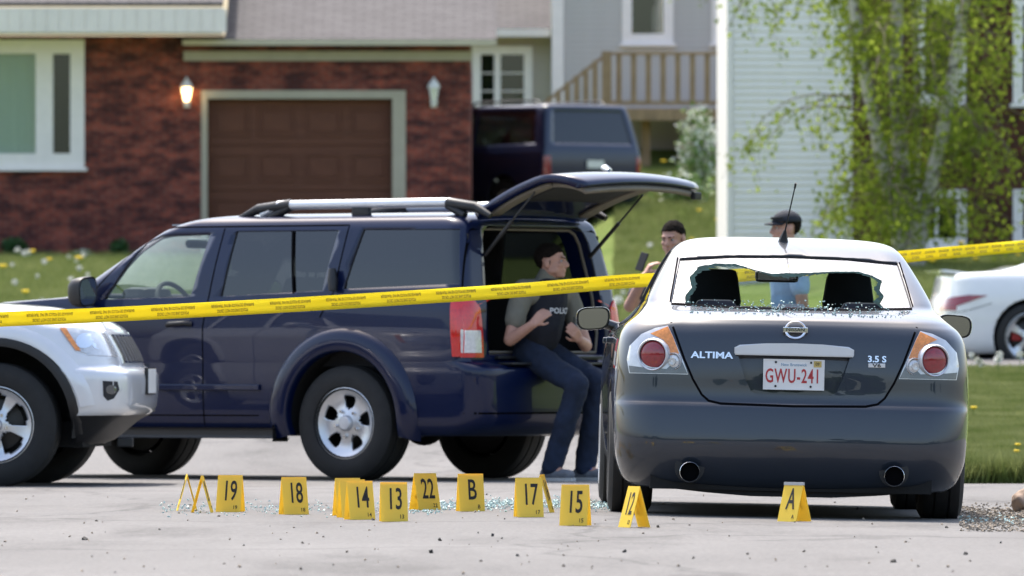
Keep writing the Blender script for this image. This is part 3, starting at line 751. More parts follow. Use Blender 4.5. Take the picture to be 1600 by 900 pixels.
def scatter_flowers(n, p0, p1, y0, y1, yellow, lab, grp, sc_=(1., 1.6), cond=None):
    k = 0
    while k < n:
        Y_ = rng.uniform(y0, y1); x = (rng.uniform(p0, p1)-800)/FPX*Y_
        if cond and not cond(x, Y_): continue
        s_ = rng.uniform(*sc_); o = inst('dandelion' if yellow else 'dandelion_clock', fy if yellow else fw_, None, (x, Y_, zt(x, Y_)-.01), (0, 0, rng.uniform(0, 6)), (s_,)*3)
        mark(o, lab, 'dandelion', grp); k += 1
scatter_flowers(18, -10, 155, 104, 131, False, 'white dandelion seed head in the lawn before the brick house', 'seed heads before the brick house', (.6, 1.0))
scatter_flowers(6, 0, 150, 104, 130, True, 'yellow dandelion in the lawn before the brick house', 'yellow dandelions before the brick house', (.9, 1.3))
scatter_flowers(16, 965, 1130, 96, 140, False, 'white dandelion seed head on the slope below the deck', 'seed heads below the deck', (.7, 1.2))
scatter_flowers(12, 990, 1130, 100, 146, True, 'yellow dandelion on the slope below the deck', 'yellow dandelions below the deck', (.8, 1.2))
scatter_flowers(10, 1420, 1600, 95, 116, True, 'yellow dandelion in the grass along the brown brick wall', 'yellow dandelions by the brown brick wall', (.8, 1.2))
scatter_flowers(7, 1515, 1610, 81, 84.3, False, 'white dandelion seed head in front of the parked white coupe', 'seed heads before the white coupe', (.7, 1.0))
scatter_flowers(3, 1520, 1600, 60, 72, True, 'yellow dandelion in the verge beside the road', 'yellow dandelions in the verge', (.5, .7))
# birch
TY = 112.0
def birch():
    base = P(1424, 392, TY); base.z = zt(base.x, TY)-.05
    root = mark(empty('birch_tree', base), 'clump birch with three pale trunks and fresh yellow green leaves', 'tree')
    L = [[(1412, 440), (1408, 380), (1398, 330), (1378, 250), (1352, 120), (1335, 20), (1322, -90)],
         [(1418, 440), (1415, 385), (1412, 320), (1405, 220), (1400, 110), (1402, -10), (1405, -120)],
         [(1430, 440), (1432, 385), (1446, 320), (1470, 220), (1490, 110), (1507, 0), (1520, -110)],
         [(1416, 440), (1420, 385), (1428, 300), (1436, 200), (1432, 90), (1428, -20), (1425, -120)]]
    W_ = [15, 17, 15, 8]; tips = []; leaf = []
    for i, (ln, wd) in enumerate(zip(L, W_)):
        pts = [P(a, b, TY+(.0, .25, -.15, .9)[i]) for a, b in ln]; pts[0].z = base.z
        bm = bmesh.new(); tube(bm, pts, [wd/S(TY)*(1.25 if k == 0 else 1-.09*k) for k in range(len(pts))], 10); fin('trunk', bm, 'birch_bark', root, 60, off=-base)
        bmb = bmesh.new()
        for k in range(30):
            t = rng.uniform(.30, 1.0)*(len(pts)-1); j = int(min(t, len(pts)-2)); o = pts[j].lerp(pts[j+1], t-j)
            a = rng.uniform(0, 6.28); ln_ = rng.uniform(.5, 1.75 if i else 2.3); d = Vector((math.cos(a), math.sin(a)*.8, rng.uniform(.1, .7))).normalized()
            q = [o]
            for m_ in range(1, 6):
                d = (d+Vector((rng.normal(0, .18), rng.normal(0, .18), -.14-.05*m_))).normalized(); q.append(q[-1]+d*ln_/5)
            tube(bmb, q, [.016, .013, .010, .008, .006, .004], 5)
            for m_ in range(2, 6): leaf.append((q[m_], .16)); 
            for _ in range(5):
                m_ = rng.integers(2, 6); q2 = [q[m_]]; dd = Vector((rng.normal(0, .6), rng.normal(0, .6), -.5)).normalized()
                for s_ in range(3): dd = (dd+Vector((0, 0, -.25))).normalized(); q2.append(q2[-1]+dd*.18); leaf.append((q2[-1], .10))
                tube(bmb, q2, .003, 4)
        fin('branches', bmb, 'bark', root, off=-base)
    C = []
    for c, s_ in leaf:
        m_ = rng.integers(2, 10); C += [tuple(Vector(rng.normal(0, s_, 3))+c) for _ in range(m_)]
    mark(quads('crown', C, .05, 'birch_leaf', root, off=base), kind='stuff')
birch()
def shrub(name, c, r, n, m, size, label, cat='shrub', blossom=None, frac=.5):
    base = Vector((c[0], c[1], zt(c[0], c[1])-.02 if len(c) < 3 else c[2])); root = mark(empty(name, base), label, cat)
    bm = bmesh.new(); tips = []
    for k in range(14):
        a = rng.uniform(0, 6.28); s_ = rng.uniform(.2, .95); e = Vector((math.cos(a)*r[0]*s_, math.sin(a)*r[1]*s_, r[2]*rng.uniform(.7, 1.95)))
        mid = e*.5+Vector((0, 0, r[2]*.15)); tube(bm, [(0, 0, 0), mid, e], [.02, .012, .005], 5); tips += [mid, e]
    fin('stems', bm, 'bark', root)
    C = []; 
    for k in range(n):
        d = Vector(rng.normal(size=3)).normalized()*(rng.random()**.4); q = Vector((d.x*r[0], d.y*r[1], d.z*r[2]+r[2])); 
        t = tips[rng.integers(len(tips))]; q = q.lerp(t, rng.uniform(.0, .6)); C.append(tuple(q))
    if blossom:
        kx = int(n*frac); mark(quads('foliage', C[kx:], size, m, root), kind='stuff'); mark(quads('blossoms', C[:kx], size*.9, blossom, root, aspect=1.1), kind='stuff')
    else: mark(quads('foliage', C, size, m, root), kind='stuff')
shrub('evergreen_shrub', (hx(22, 134.3), 134.3, hz(402, 134.3)), (.22, .22, .15), 1800, 'shrub_leaf', .045, 'small round dark green shrub below the living room window')
shrub('evergreen_shrub', (hx(186, 134.3), 134.3, hz(404, 134.3)), (.16, .16, .15), 900, 'shrub_leaf', .045, 'small dark green shrub against the brick wall by the garage')
shrub('flowering_shrub', (hx(128, 134.0), 134.0, hz(412, 134)), (.22, .2, .11), 500, 'blossom_leaf', .05, 'low white flowering plant at the foot of the brick wall', 'plant', 'blossom', .6)
shrub('blossom_tree', (hx(1090, 143), 143, 3.2), (.45, .45, .85), 1500, 'blossom_leaf', .06, 'white blossoming bush in front of the deck railing', 'bush', 'blossom', .62)
shrub('blossom_tree', (hx(1068, 141), 141, 2.95), (.55, .4, .42), 900, 'blossom_leaf', .06, 'leafy blossoming bush low under the deck', 'bush', 'blossom', .35)
shrub('blossom_tree', (hx(790, 147), 147, 3.9), (.45, .4, .34), 800, 'blossom_leaf', .05, 'white blossoming bush below the beige wing window', 'bush', 'blossom', .6)

# belt of trees across the street, behind the photographer (seen only as dark reflections in the paint)
def wood():
    V, F = [], []; bm = bmesh.new(); bmesh.ops.create_icosphere(bm, subdivisions=2, radius=1.0); v0 = np.array([v.co[:] for v in bm.verts]); bm.verts.index_update(); f0 = np.array([[v.index for v in f_.verts] for f_ in bm.faces]); bm.free(); n = 0
    for k in range(420):
        x = rng.uniform(-110, 110); hgt = 8.5+3.0*math.sin(x*.13)+2.0*math.sin(x*.41+1)+rng.normal(0, .8); z = rng.uniform(.3, 1)*hgt; r = rng.uniform(1.2, 2.4)
        V.append(v0*(1+rng.normal(0, .16, (len(v0), 1)))*r+np.array((x, -38+rng.normal(0, 2.0), z-r*.6))); F.append(f0+n); n += len(v0)
    me = bpy.data.meshes.new('wood'); me.from_pydata(np.concatenate(V).tolist(), [], np.concatenate(F).tolist())
    mark(link_mesh('wood', me, 'wood_leaf'), 'dark belt of trees across the street behind the photographer', 'trees', kind='stuff')
wood()
# ------------------------------------------------------------------ vehicles
def wheel(parent, x, y, rad, wid, side, rr, spokes=5, win=(.42, .82, .62, .8), ang=0.0, cap=.055, mat_='alloy', steer=0.0):
    """wheel part (hub) with tyre, rim and cap; x is the plane of the outer face"""
    M = Matrix.Translation((x-side*wid/2, y, rad-.006)) @ Matrix.Rotation(steer, 4, 'Z') @ (Matrix() if side > 0 else Matrix.Rotation(math.pi, 4, 'Z'))
    bm = bmesh.new(); lathe(bm, [(.06, -.05), (.16, -.05), (.16, -.02), (.05, .0), (.05, .04)], 24, M); hub = fin('wheel', bm, 'dark_metal', parent, 40)
    h = wid/2; t = [(rr, h-.02), (rr+.012, h-.002), (rr+.3*(rad-rr), h+.006), (rr+.62*(rad-rr), h+.002), (rad*.955, h-.012), (rad*.985, h*.84), (rad, h*.68)]
    g = [(rad, h*.40), (rad-.009, h*.38), (rad-.009, h*.30), (rad, h*.28)]
    prof = t+g+[(r, -a) for r, a in g[::-1]]+[(r, -a) for r, a in t[::-1]]
    bm = bmesh.new(); lathe(bm, prof, 56, M, closed=True); fin('tyre', bm, 'rubber', hub, 35)
    # rim: barrel and pierced face
    bm = bmesh.new(); nth, nr = 30*spokes, 16; pts = {}
    r0, r1, w0, w1 = win
    def ax(r): q = r/rr; return h-.012-.035*math.sin(math.pi*min(1, q)**1.3)*(1 if q < .97 else 0)-.01*(1-q)
    for i in range(nr+1):
        r = rr*(.12+.88*i/nr)
        for k in range(nth): a = 2*math.pi*k/nth+ang; pts[i, k] = bm.verts.new(M @ Vector((ax(r), r*math.sin(a), r*math.cos(a))))
    for i in range(nr):
        q = .12+.88*(i+.5)/nr
        for k in range(nth):
            ph = ((k+.5)/nth*spokes) % 1.0-.5            # -.5..+.5, 0 = middle of a window
            if r0 < q < r1:
                u = (q-r0)/(r1-r0); half = (w0+(w1-w0)*u)/2*(1-.75*max(0, abs(u-.5)-.34)/.16 if abs(u-.5) > .34 else 1)
                if abs(ph) < half: continue
            bm.faces.new((pts[i, k], pts[i, (k+1) % nth], pts[i+1, (k+1) % nth], pts[i+1, k]))
    bmesh.ops.delete(bm, geom=[v for v in bm.verts if not v.link_faces], context='VERTS')
    fin('rim', bm, mat_, hub, 40, solid=.022)
    bm = bmesh.new(); lathe(bm, [(rr-.004, h-.006), (rr-.02, h-.03), (rr-.025, -h+.02), (rr-.05, -h+.03), (rr*.3, -h+.05)], 40, M, caps=(False, True)); fin('barrel', bm, 'dark_metal', hub, 40)
    bm = bmesh.new(); lathe(bm, [(cap*1.15, h-.05), (cap, h-.018), (cap*.8, h-.008), (.004, h-.006)], 20, M); fin('centre_cap', bm, 'satin_silver', hub, 40)
    for k in range(spokes):
        lug = bmesh.new(); a = 2*math.pi*k/spokes+ang; tube(lug, [M @ Vector((h-.06, cap*1.75*math.sin(a), cap*1.75*math.cos(a))), M @ Vector((h-.024, cap*1.75*math.sin(a), cap*1.75*math.cos(a)))], .011, 6)
        fin('lug_nut', lug, 'chrome', hub)
    return hub
class Car:
    def __init__(s, name, rows, label, cat, loc, rz, paint_, ry=0.0, sub=3):
        s.root = mark(empty(name, loc, rz, 0, ry), label, cat); s.paint = paint_; s.rows = rows
        s.bm = loft(rows, sub, cap0=False); s.bvh = BVHTree.FromBMesh(s.bm)
    def put(s, name, bm, m, parent=None, angle=None, solid=None): return fin(name, bm, m, parent if parent is not None else s.root, angle, solid)
    def arch(s, y, r, zc, sides=(-1, 1), inner=.5, outer=.86):
        for sd in sides:
            cut_out(s.bm, circ(y, zc, r, 28), 0, sd)
            bm = bmesh.new(); A = circ(y, zc, r+.012, 22, a0=-12, a1=192); v0 = [bm.verts.new((sd*outer, a, b)) for a, b in A]; v1 = [bm.verts.new((sd*inner, a, b)) for a, b in A]
            for i in range(len(A)-1): bm.faces.new((v0[i], v0[i+1], v1[i+1], v1[i]))
            bm.faces.new(v1); s.put('wheel_well', bm, 'underbody')
    def pane(s, poly, axis, side, m='window_glass', name='window', push=.010, lo=None):
        nb = cut_out(s.bm, poly, axis, side, lo=lo); d = Vector((0, 0, 0)); d[axis] = -side*push
        for v in nb.verts: v.co += d
        return s.put(name, nb, m, angle=50)
    def tidy(s):
        bmesh.ops.remove_doubles(s.bm, verts=s.bm.verts[:], dist=4e-4); bmesh.ops.dissolve_degenerate(s.bm, edges=s.bm.edges[:], dist=4e-4)
    def done(s, inner='trim_dark', th=.022):
        s.tidy(); return s.put('body', s.bm, [s.paint, inner], angle=32, solid=th)
    def decal(s, name, poly, axis, side, m, off=.003, thick=.02, res=.03, parent=None, angle=40): return s.put(name, decal(s.bvh, poly, axis, side, off, thick, res), m, parent, angle)
    def seam(s, pts, axis, side, width=.006, name='panel_gap'): return s.put(name, seam(s.bvh, pts, axis, side, width), 'seam')
    def box(s, name, m, *bs, bev=0.0, parent=None, angle=None): return s.put(name, boxes(*bs, bev=bev), m, parent, angle)
    def mirror(s, x, y, z, side, paint_, w_=.20, h_=.125, d_=.12, glass_back=True):
        def rr(k, dz=0.0, n=28, e=3.6):      # rounded mirror outline, fuller at the top
            o = []
            for i in range(n):
                a = 2*math.pi*i/n; c, q = math.cos(a), math.sin(a); u = abs(c)**(2/e)*(1 if c > 0 else -1); v = abs(q)**(2/e)*(1 if q > 0 else -1)
                o.append((x+side*(w_/2+u*w_/2*k*(1-.10*(v < 0)*abs(v))), z+dz+v*h_/2*k+.10*h_*(-u)*k*.5))
            return o
        bm = bmesh.new(); rings = [[bm.verts.new((a, y+t*d_, b)) for a, b in rr(k)] for t, k in ((.04, .93), (0, .985), (.06, 1.0), (.35, .99), (.65, .90), (.88, .70), (1.0, .40))]
        for A, B in zip(rings[:-1], rings[1:]):
            for i in range(len(A)): bm.faces.new((A[i], A[(i+1) % len(A)], B[(i+1) % len(A)], B[i]))
        bm.faces.new(rings[0]); bm.faces.new(rings[-1])
        tube(bm, [(x-side*.10, y+d_*.65, z-h_*.42), (x-side*.03, y+d_*.55, z-h_*.34), (x+side*.05, y+d_*.5, z-h_*.15)], [.036, .028, .03], 10)
        m = s.put('wing_mirror', bm, paint_, angle=40)
        bm = bmesh.new(); prism(bm, rr(.86), 1, y-.003, y+.006); fin('mirror_glass', bm, 'mirror_silver', m)
        return m
mat('gloss_black', (.006, .006, .007), .25, var=.05, coat=1.0)
mat('mirror_silver', (.75, .78, .78), .02, 1.0, var=0)
def seat(car, x, y, z, m='seat_cloth', head=True, wid=.50, top=.62):
    """front seat seen from behind: cushion, leaning back, head restraint"""
    bm = bmesh.new(); box(bm, x-wid/2, x+wid/2, y, y+.5, z, z+.16, bev=.05); st = car.put('seat', bm, m, angle=50)
    bm = bmesh.new(); box(bm, x-wid/2, x+wid/2, -.06, .06, 0, top, bev=.045)
    for v in bm.verts:
        t = v.co.z/top; v.co.x = x+(v.co.x-x)*(1-.30*max(0, t-.45)/.55); v.co.y += y-.02-.16*t; v.co.z += z+.10
    fin('backrest', bm, m, st, 50)
    if head:
        bm = bmesh.new(); box(bm, x-.14, x+.14, y-.28, y-.17, z+top+.13, z+top+.33, bev=.035)
        for v in bm.verts: v.co.x = x+(v.co.x-x)*(1-.55*max(0, v.co.z-(z+top+.13))/.5)
        for s_ in (-1, 1): tube(bm, [(x+s_*.05, y-.21, z+top+.06), (x+s_*.05, y-.22, z+top+.16)], .008, 6)
        fin('head_restraint', bm, m, st, 50)
    return st

# ================= grey sedan with the shattered rear window
#      z     w     yr    yf    rr   rf   br   bf   sb
RA = [(.140, .795, .150, 4.58, .30, .45, .07, .25, .02), (.185, .845, .085, 4.70, .28, .45, .075, .25, .02), (.28, .880, .022, 4.79, .26, .45, .08, .25, .02),
      (.37, .890, .0, 4.82, .25, .45, .085, .25, .02), (.46, .895, .010, 4.82, .25, .45, .085, .25, .02), (.535, .897, .026, 4.81, .25, .45, .085, .25, .02), (.557, .897, .038, 4.80, .25, .45, .085, .25, .02),
      (.575, .898, .052, 4.79, .25, .45, .085, .25, .02), (.62, .898, .060, 4.79, .25, .45, .085, .25, .02), (.75, .896, .065, 4.72, .25, .45, .09, .25, .025), (.88, .880, .088, 4.35, .25, .45, .095, .22, .03),
      (.940, .852, .112, 3.95, .25, .40, .10, .20, .035), (.970, .820, .134, 3.66, .25, .40, .11, .20, .04), (.992, .792, .165, 3.52, .25, .38, .12, .20, .04),
      (1.016, .768, .26, 3.45, .24, .36, .12, .20, .04), (1.040, .748, .40, 3.40, .22, .34, .12, .22, .04), (1.060, .735, .485, 3.35, .20, .30, .12, .24, .04),
      (1.10, .722, .575, 3.24, .17, .26, .12, .24, .04), (1.20, .672, .80, 2.98, .14, .22, .10, .22, .04), (1.30, .615, 1.05, 2.68, .12, .20, .08, .20, .04),
      (1.352, .575, 1.20, 2.48, .12, .18, .07, .18, .04), (1.385, .525, 1.36, 2.30, .14, .18, .08, .16, .03), (1.405, .44, 1.50, 2.16, .14, .14, .06, .08, .03), (1.414, .30, 1.62, 2.06, .08, .08, .03, .04, .0), (1.417, .12, 1.72, 1.96, .03, .03, .0, .0, .0)]
alt = Car('sedan', RA, 'dark grey sedan with its rear window shattered and a white licence plate', 'car', (AX, AY, .006), R(.35), 'alt_paint', ry=math.atan(TILT), sub=4)
REAR = (1, -1)
for y in (1.02, 3.80): alt.arch(y, .345, .325, outer=.87)
for sd in (-1, 1):
    for y in (1.02, 3.80): wheel(alt.root, sd*.893, y, .322, .215, sd, .225, 5, (.40, .86, .5, .72), ang=.3+y)
# glazing
hole_px = [(1066, 482), (1064, 462), (1074, 448), (1070, 432), (1086, 416), (1112, 412), (1142, 413), (1172, 422), (1196, 428), (1246, 427), (1292, 424), (1330, 424), (1352, 430), (1368, 438), (1364, 452), (1372, 462), (1365, 472), (1376, 483)]
def a_xz(px, py, y): Y_ = AY+y; X_ = (px-800)/FPX*Y_-AX+.0061*y; Z_ = CH+(YH-py)/FPX*Y_; return (X_, Z_-.006+TILT*X_)
hole = [a_xz(a, b, .50+.75*max(0, (483-b))/80) for a, b in hole_px]
rw = cut_out(alt.bm, [(-.605, 1.062), (-.30, 1.050), (0, 1.047), (.30, 1.050), (.605, 1.062), (.590, 1.13), (.555, 1.292), (.30, 1.312), (0, 1.318), (-.30, 1.312), (-.555, 1.292), (-.590, 1.13)], 1, -1, lo=2.0)
bmesh.ops.subdivide_edges(rw, edges=rw.edges[:], cuts=4, use_grid_fill=True); bmesh.ops.triangulate(rw, faces=rw.faces[:])
def inside(p, poly):
    c = False; j = len(poly)-1
    for i in range(len(poly)):
        if (poly[i][1] > p[1]) != (poly[j][1] > p[1]) and p[0] < (poly[j][0]-poly[i][0])*(p[1]-poly[i][1])/(poly[j][1]-poly[i][1])+poly[i][0]: c = not c
        j = i
    return c
dead = [fc for fc in rw.faces if inside(fc.calc_center_median().xz, hole)]
bmesh.ops.delete(rw, geom=dead, context='FACES')
for v in rw.verts: v.co.y += .008; v.co.z -= .006
alt.put('rear_window', rw, 'broken_glass', angle=50)['label'] = 'shattered rear window with a jagged hole'
# dark ragged edge of the torn tint film
hp = hole+[hole[0]]; bvh0 = alt.bvh; edgebm = bmesh.new(); rows2 = []
pts_e = []
for i in range(len(hole)-1):
    a, b = Vector(hole[i]), Vector(hole[i+1]); m_ = max(2, int((b-a).length/.008))
    for k in range(m_): pts_e.append(a.lerp(b, k/m_))
cz = Vector((0, 1.15))
for i, p in enumerate(pts_e):
    d = (cz-p).normalized()*(.012+.016*rng.random()+(.045 if (p.x < -.2 and p.y > 1.24) else 0)*rng.random())
    row = []
    for q in (p-d*.25, p+d): l_, n_ = hit(bvh0, q.x, q.y, 1, -1); row.append(edgebm.verts.new(l_+Vector((0, .004, -.003))))
    rows2.append(row)
for a, b in zip(rows2[:-1], rows2[1:]): edgebm.faces.new((a[0], b[0], b[1], a[1]))
mat('torn_film', (.008, .026, .028), .9, spec=.05, var=.5, vscale=30)
alt.put('torn_film', edgebm, 'torn_film')
alt.pane([(-.66, 1.07), (.66, 1.07), (.54, 1.325), (-.54, 1.325)], 1, 1, 'clear_glass', 'windshield', lo=2.6)
for sd in (-1, 1):
    for pl in ([(2.02, 1.045), (3.05, 1.035), (2.50, 1.325), (2.02, 1.345)], [(.98, 1.075), (1.94, 1.048), (1.94, 1.345), (1.42, 1.325)]):
        alt.pane(pl, 0, sd, 'window_glass', 'side_window')
# licence recess in the boot lid
rc = cut_out(alt.bm, [(-.285, .825), (.285, .825), (.245, .70), (.212, .628), (.185, .612), (-.185, .612), (-.212, .628), (-.245, .70)], 1, -1, depth=.045, push=.045, lo=2.0)
alt.put('plate_recess', rc, 'alt_paint', angle=40)
alt.done()
def ay(x, z): return hit(alt.bvh, x, z, 1, -1)[0].y
# boot lid gap, bumper joints, fuel of small lines
lid = [(-.612, .962), (-.60, .93), (-.545, .78), (-.50, .68), (-.455, .605), (-.42, .575), (-.36, .562), (0, .556), (.36, .562), (.42, .575), (.455, .605), (.50, .68), (.545, .78), (.60, .93), (.612, .962)]
alt.seam(lid, 1, -1, .011, 'boot_lid_gap')
for sd in (-1, 1):
    alt.seam([(sd*.535, .715), (sd*.70, .722), (sd*.80, .728)], 1, -1, .008)
    # tail lamps
    T = lambda px, py: ((sd*-1)*(px-1239)/315*1.0, .8+(560-py)/315-.0)
    tl = [(982, 588), (978, 566), (982, 545), (1000, 526), (1022, 516), (1041, 512), (1049, 528), (1057, 547), (1067, 570), (1074, 588)]
    shift = -.006*0
    def q(px, py): x = (1239-px)/315; return (sd*x, CH+(YH-py)/315-.008)
    hs = alt.decal('tail_lamp', [q(*p) for p in tl], 1, -1, 'lamp_housing', off=.004, thick=.03, res=.02)
    alt.put('lamp_base', decal(alt.bvh, [q(*p) for p in ((983, 587), (981, 576), (1000, 578), (1040, 580), (1060, 560), (1073, 587))], 1, -1, .0055, 0, .02), 'smoke_lens', hs, 40)
    alt.put('amber_lens', decal(alt.bvh, [q(*p) for p in ((1014, 525), (1041, 513), (1049, 529), (1059, 555), (1046, 559), (1035, 535))], 1, -1, .007, .006, .02), 'amber_lens', hs, 40)
    for (px, py, rr_, m1) in ((1019, 558, .070, 'red_lens'), (1051, 568, .038, 'clear_lens')):
        x, z = q(px, py); y = min(ay(x+a, z+b) for a in (-rr_*.6, 0, rr_*.6) for b in (-rr_*.6, 0, rr_*.6))+.012
        M = Matrix.Translation((x, y, z)) @ Matrix.Rotation(R(-90)+ (sd*.42), 4, 'Z')
        bm = bmesh.new(); lathe(bm, [(rr_*1.17, -.05), (rr_*1.17, .010), (rr_*1.10, .018), (rr_*1.02, .014), (rr_*1.0, -.05)], 36, M, caps=(False, False)); fin('lamp_ring', bm, 'satin_silver', hs, 50)
        bm = bmesh.new(); lathe(bm, [(rr_, -.04), (rr_, .004), (rr_*.85, .013), (rr_*.55, .020), (rr_*.2, .023), (.003, .0235)], 36, M); fin('lens', bm, m1, hs, 50)
        if m1 == 'clear_lens':
            bm = bmesh.new(); lathe(bm, [(rr_*.6, .015), (rr_*.55, .026), (rr_*.4, .027), (.003, .022)], 24, M); fin('lens_bulb', bm, 'lamp_housing', hs, 50)
    # exhausts in their bumper cut-outs
    x, z = sd*.508, .232; y = ay(x, .25)
    bm = bmesh.new(); prism(bm, circ(x, z+.008, .074, 24), 1, y-.004, y+.06); alt.put('exhaust_surround', bm, 'black_plastic')
    M = Matrix.Translation((x, y-.02, z-.012)) @ Matrix.Rotation(R(-90), 4, 'Z')
    bm = bmesh.new(); lathe(bm, [(.050, -.2), (.050, .03), (.0475, .033), (.044, .028), (.043, .004), (.003, .003)], 28, M, caps=(False, True)); ex = alt.put('exhaust_tip', bm, 'seam', angle=40)  # black disc closes the pipe and paints the shade of its bore
    bm = bmesh.new(); lathe(bm, [(.0495, .028), (.0505, .032), (.0485, .0345), (.0475, .032)], 28, M, caps=(False, False)); fin('tip_rim', bm, 'chrome', ex, 40)
    alt.mirror(sd*.868, 3.02, .985, sd, 'gloss_black', w_=.18, h_=.122)
    for y in (1.45, 2.5): alt.box('door_handle', 'alt_paint', (sd*.893-.02, sd*.893+.02, y, y+.17, .855, .885), bev=.008)
    alt.seam([(1.98, .25), (1.98, .7), (1.97, 1.03)], 0, sd); alt.seam([(1.02, .68), (1.1, .85), (1.05, 1.03)], 0, sd); alt.seam([(3.15, .25), (3.18, .7), (3.1, .98)], 0, sd)
    alt.seam([(.40, .12+.3), (.30, .60), (.28, .72)], 0, sd)
    alt.seam([(sd*.61, 1.065), (sd*.597, 1.13), (sd*.563, 1.295)], 1, -1, .008, 'window_seal')
alt.seam([(-.605, 1.055), (-.30, 1.043), (0, 1.040), (.30, 1.043), (.605, 1.055)], 1, -1, .012, 'window_seal')
alt.box('underbody', 'underbody', (-.62, .62, .30, 4.5, .15, .30), (-.70, .70, .14, .34, .132, .22))
bm = bmesh.new(); prism(bm, [(-.66, .175), (-.60, .135), (-.42, .118), (-.2, .104), (.2, .104), (.42, .118), (.60, .135), (.66, .175)], 1, .16, .34); alt.put('rear_valance', bm, 'underbody')
# chrome bar, badge, lettering, licence plate
bm = bmesh.new(); prism(bm, [(-.297, .815), (-.292, .806), (.292, .806), (.297, .815), (.297, .842), (.27, .856), (.14, .866), (0, .869), (-.14, .866), (-.27, .856), (-.297, .842)], 1, ay(0, .835)-.018, ay(0, .835)+.045)
bmesh.ops.bevel(bm, geom=[e for e in bm.edges if abs((e.verts[0].co-e.verts[1].co).y) < 1e-4], offset=.005, segments=2, affect='EDGES')
alt.put('garnish_bar', bm, 'chrome' if False else 'satin_silver', angle=40)
ye = ay(0, .89)-.004
M = Matrix.Translation((.004, ye, .936)) @ Matrix.Rotation(R(-90), 4, 'Z') @ Matrix.Diagonal((1, 1, .86, 1))
bm = bmesh.new(); lathe(bm, [(.054, -.02), (.054, .004), (.050, .008), (.042, .004), (.041, -.02)], 36, M, caps=(False, False)); badge = alt.put('badge', bm, 'chrome', angle=40)
bm = bmesh.new(); box(bm, .004-.062, .004+.062, ye-.010, ye+.02, .936-.0125, .936+.0125, bev=.003); fin('badge_bar', bm, 'chrome', badge)
FR = Matrix.Rotation(R(90), 4, 'X')
text('NISSAN', .022, 'badge_text', 'ink', badge, Matrix.Translation((.004, ye-.011, .936)) @ FR, 1.25, .001, .0004)
def lettering(s, x, z, size, sx, m='chrome', bold=.0012, ext=.004, name='badge_lettering', dy=.004):
    yl, nl = hit(alt.bvh, x, z, 1, -1); til = math.atan2(nl.z, -nl.y)
    return text(s, size, name, m, alt.root, Matrix.Translation((x, yl.y-dy, z)) @ Matrix.Rotation(math.atan2(nl.x, -nl.y), 4, 'Z') @ Matrix.Rotation(R(90)-til, 4, 'X'), sx, ext, bold)
lettering('ALTIMA', -.408, .800, .046, 1.30)
lettering('3.5 S', .412, .797, .044, 1.10)
yl = ay(.412, .768)-.004
alt.box('badge_plate', 'satin_silver', (.370, .454, yl-.004, yl+.02, .757, .778), bev=.002)
text('V6', .024, 'badge_lettering', 'ink', alt.root, Matrix.Translation((.412, yl-.005, .767)) @ FR, 1.6, .001, .0005)
yp = ay(0, .72)+.012
pl = alt.put('licence_plate', boxes((-.152, .152, yp-.003, yp, .637, .789), bev=.0012), 'plate_white')
bm = bmesh.new(); W_, H_ = .150, .074
for a, b, c, d in ((-.152, .152, .784, .789), (-.152, .152, .637, .642), (-.152, -.147, .642, .784), (.147, .152, .642, .784)): box(bm, a, b, yp-.006, yp-.0031, c, d)
fin('plate_rim', bm, 'plate_white', pl)
TP = lambda x, z: Matrix.Translation((x, yp-.0035, z)) @ FR
text('GWU-241', .098, 'plate_number', 'plate_red', pl, TP(-.005, .703), .60, .001, .0014, spacing=1.12)
text('New Brunswick', .021, 'plate_province', 'plate_blue', pl, TP(0, .762), .95, .0008)
fin('plate_sticker', boxes((.098, .137, yp-.0045, yp-.003, .752, .782)), 'plate_gold', pl)
text('09', .022, 'plate_sticker_text', 'ink', pl, Matrix.Translation((.117, yp-.005, .767)) @ FR, .9, .0005)
bm = bmesh.new()
for x in (-.09, .085):
    for z in (.774, .655): tube(bm, [(x, yp-.006, z), (x, yp, z)], .006, 8)
fin('plate_screws', bm, 'ink', pl)
# aerial, interior
bm = bmesh.new(); l_ = hit(alt.bvh, -.02, 1.36, 1, -1)[0]; zr = 1.395
tube(bm, [(-.02, 1.40, zr-.02), (-.018, 1.40, zr+.012), (-.012, 1.37, zr+.055)], [.03, .022, .006], 8); tube(bm, [(-.012, 1.37, zr+.05), (.03, 1.26, zr+.275)], [.0045, .0035], 6); tube(bm, [(.029, 1.262, zr+.268), (.033, 1.25, zr+.293)], .006, 6)
alt.put('aerial', bm, 'black_plastic', angle=40)
alt.box('parcel_shelf', 'trim_dark', (-.62, .62, .50, 1.0, .985, 1.012)); alt.box('floor', 'trim_dark', (-.7, .7, .9, 3.4, .30, .34)); alt.box('bulkhead', 'trim_dark', (-.68, .68, .88, .94, .34, .985))
alt.box('headliner', 'trim_grey', (-.46, .46, 1.5, 2.2, 1.335, 1.345)); alt.box('dashboard', 'trim_dark', (-.68, .68, 3.0, 3.38, .70, 1.0), bev=.05)
for sd in (-1, 1):
    seat(alt, sd*.345, 2.22, .36, wid=.48, top=.56)
    bm = bmesh.new(); box(bm, sd*.37-.125, sd*.37+.125, .93, 1.03, 1.005, 1.085, bev=.03)
    for v in bm.verts: v.co.x = sd*.37+(v.co.x-sd*.37)*(1-.25*max(0, (v.co.z-1.005)/.08))
    alt.put('rear_head_restraint', bm, 'seat_cloth_grey', angle=50)
alt.box('rear_seat', 'seat_cloth', (-.62, .62, .96, 1.12, .45, 1.0), bev=.04)
bm = bmesh.new(); box(bm, -.115, .115, 2.74, 2.79, 1.195, 1.265, bev=.022); tube(bm, [(0, 2.78, 1.25), (0, 2.85, 1.30)], .012, 6); mr = alt.put('inside_mirror', bm, 'black_plastic', angle=50)
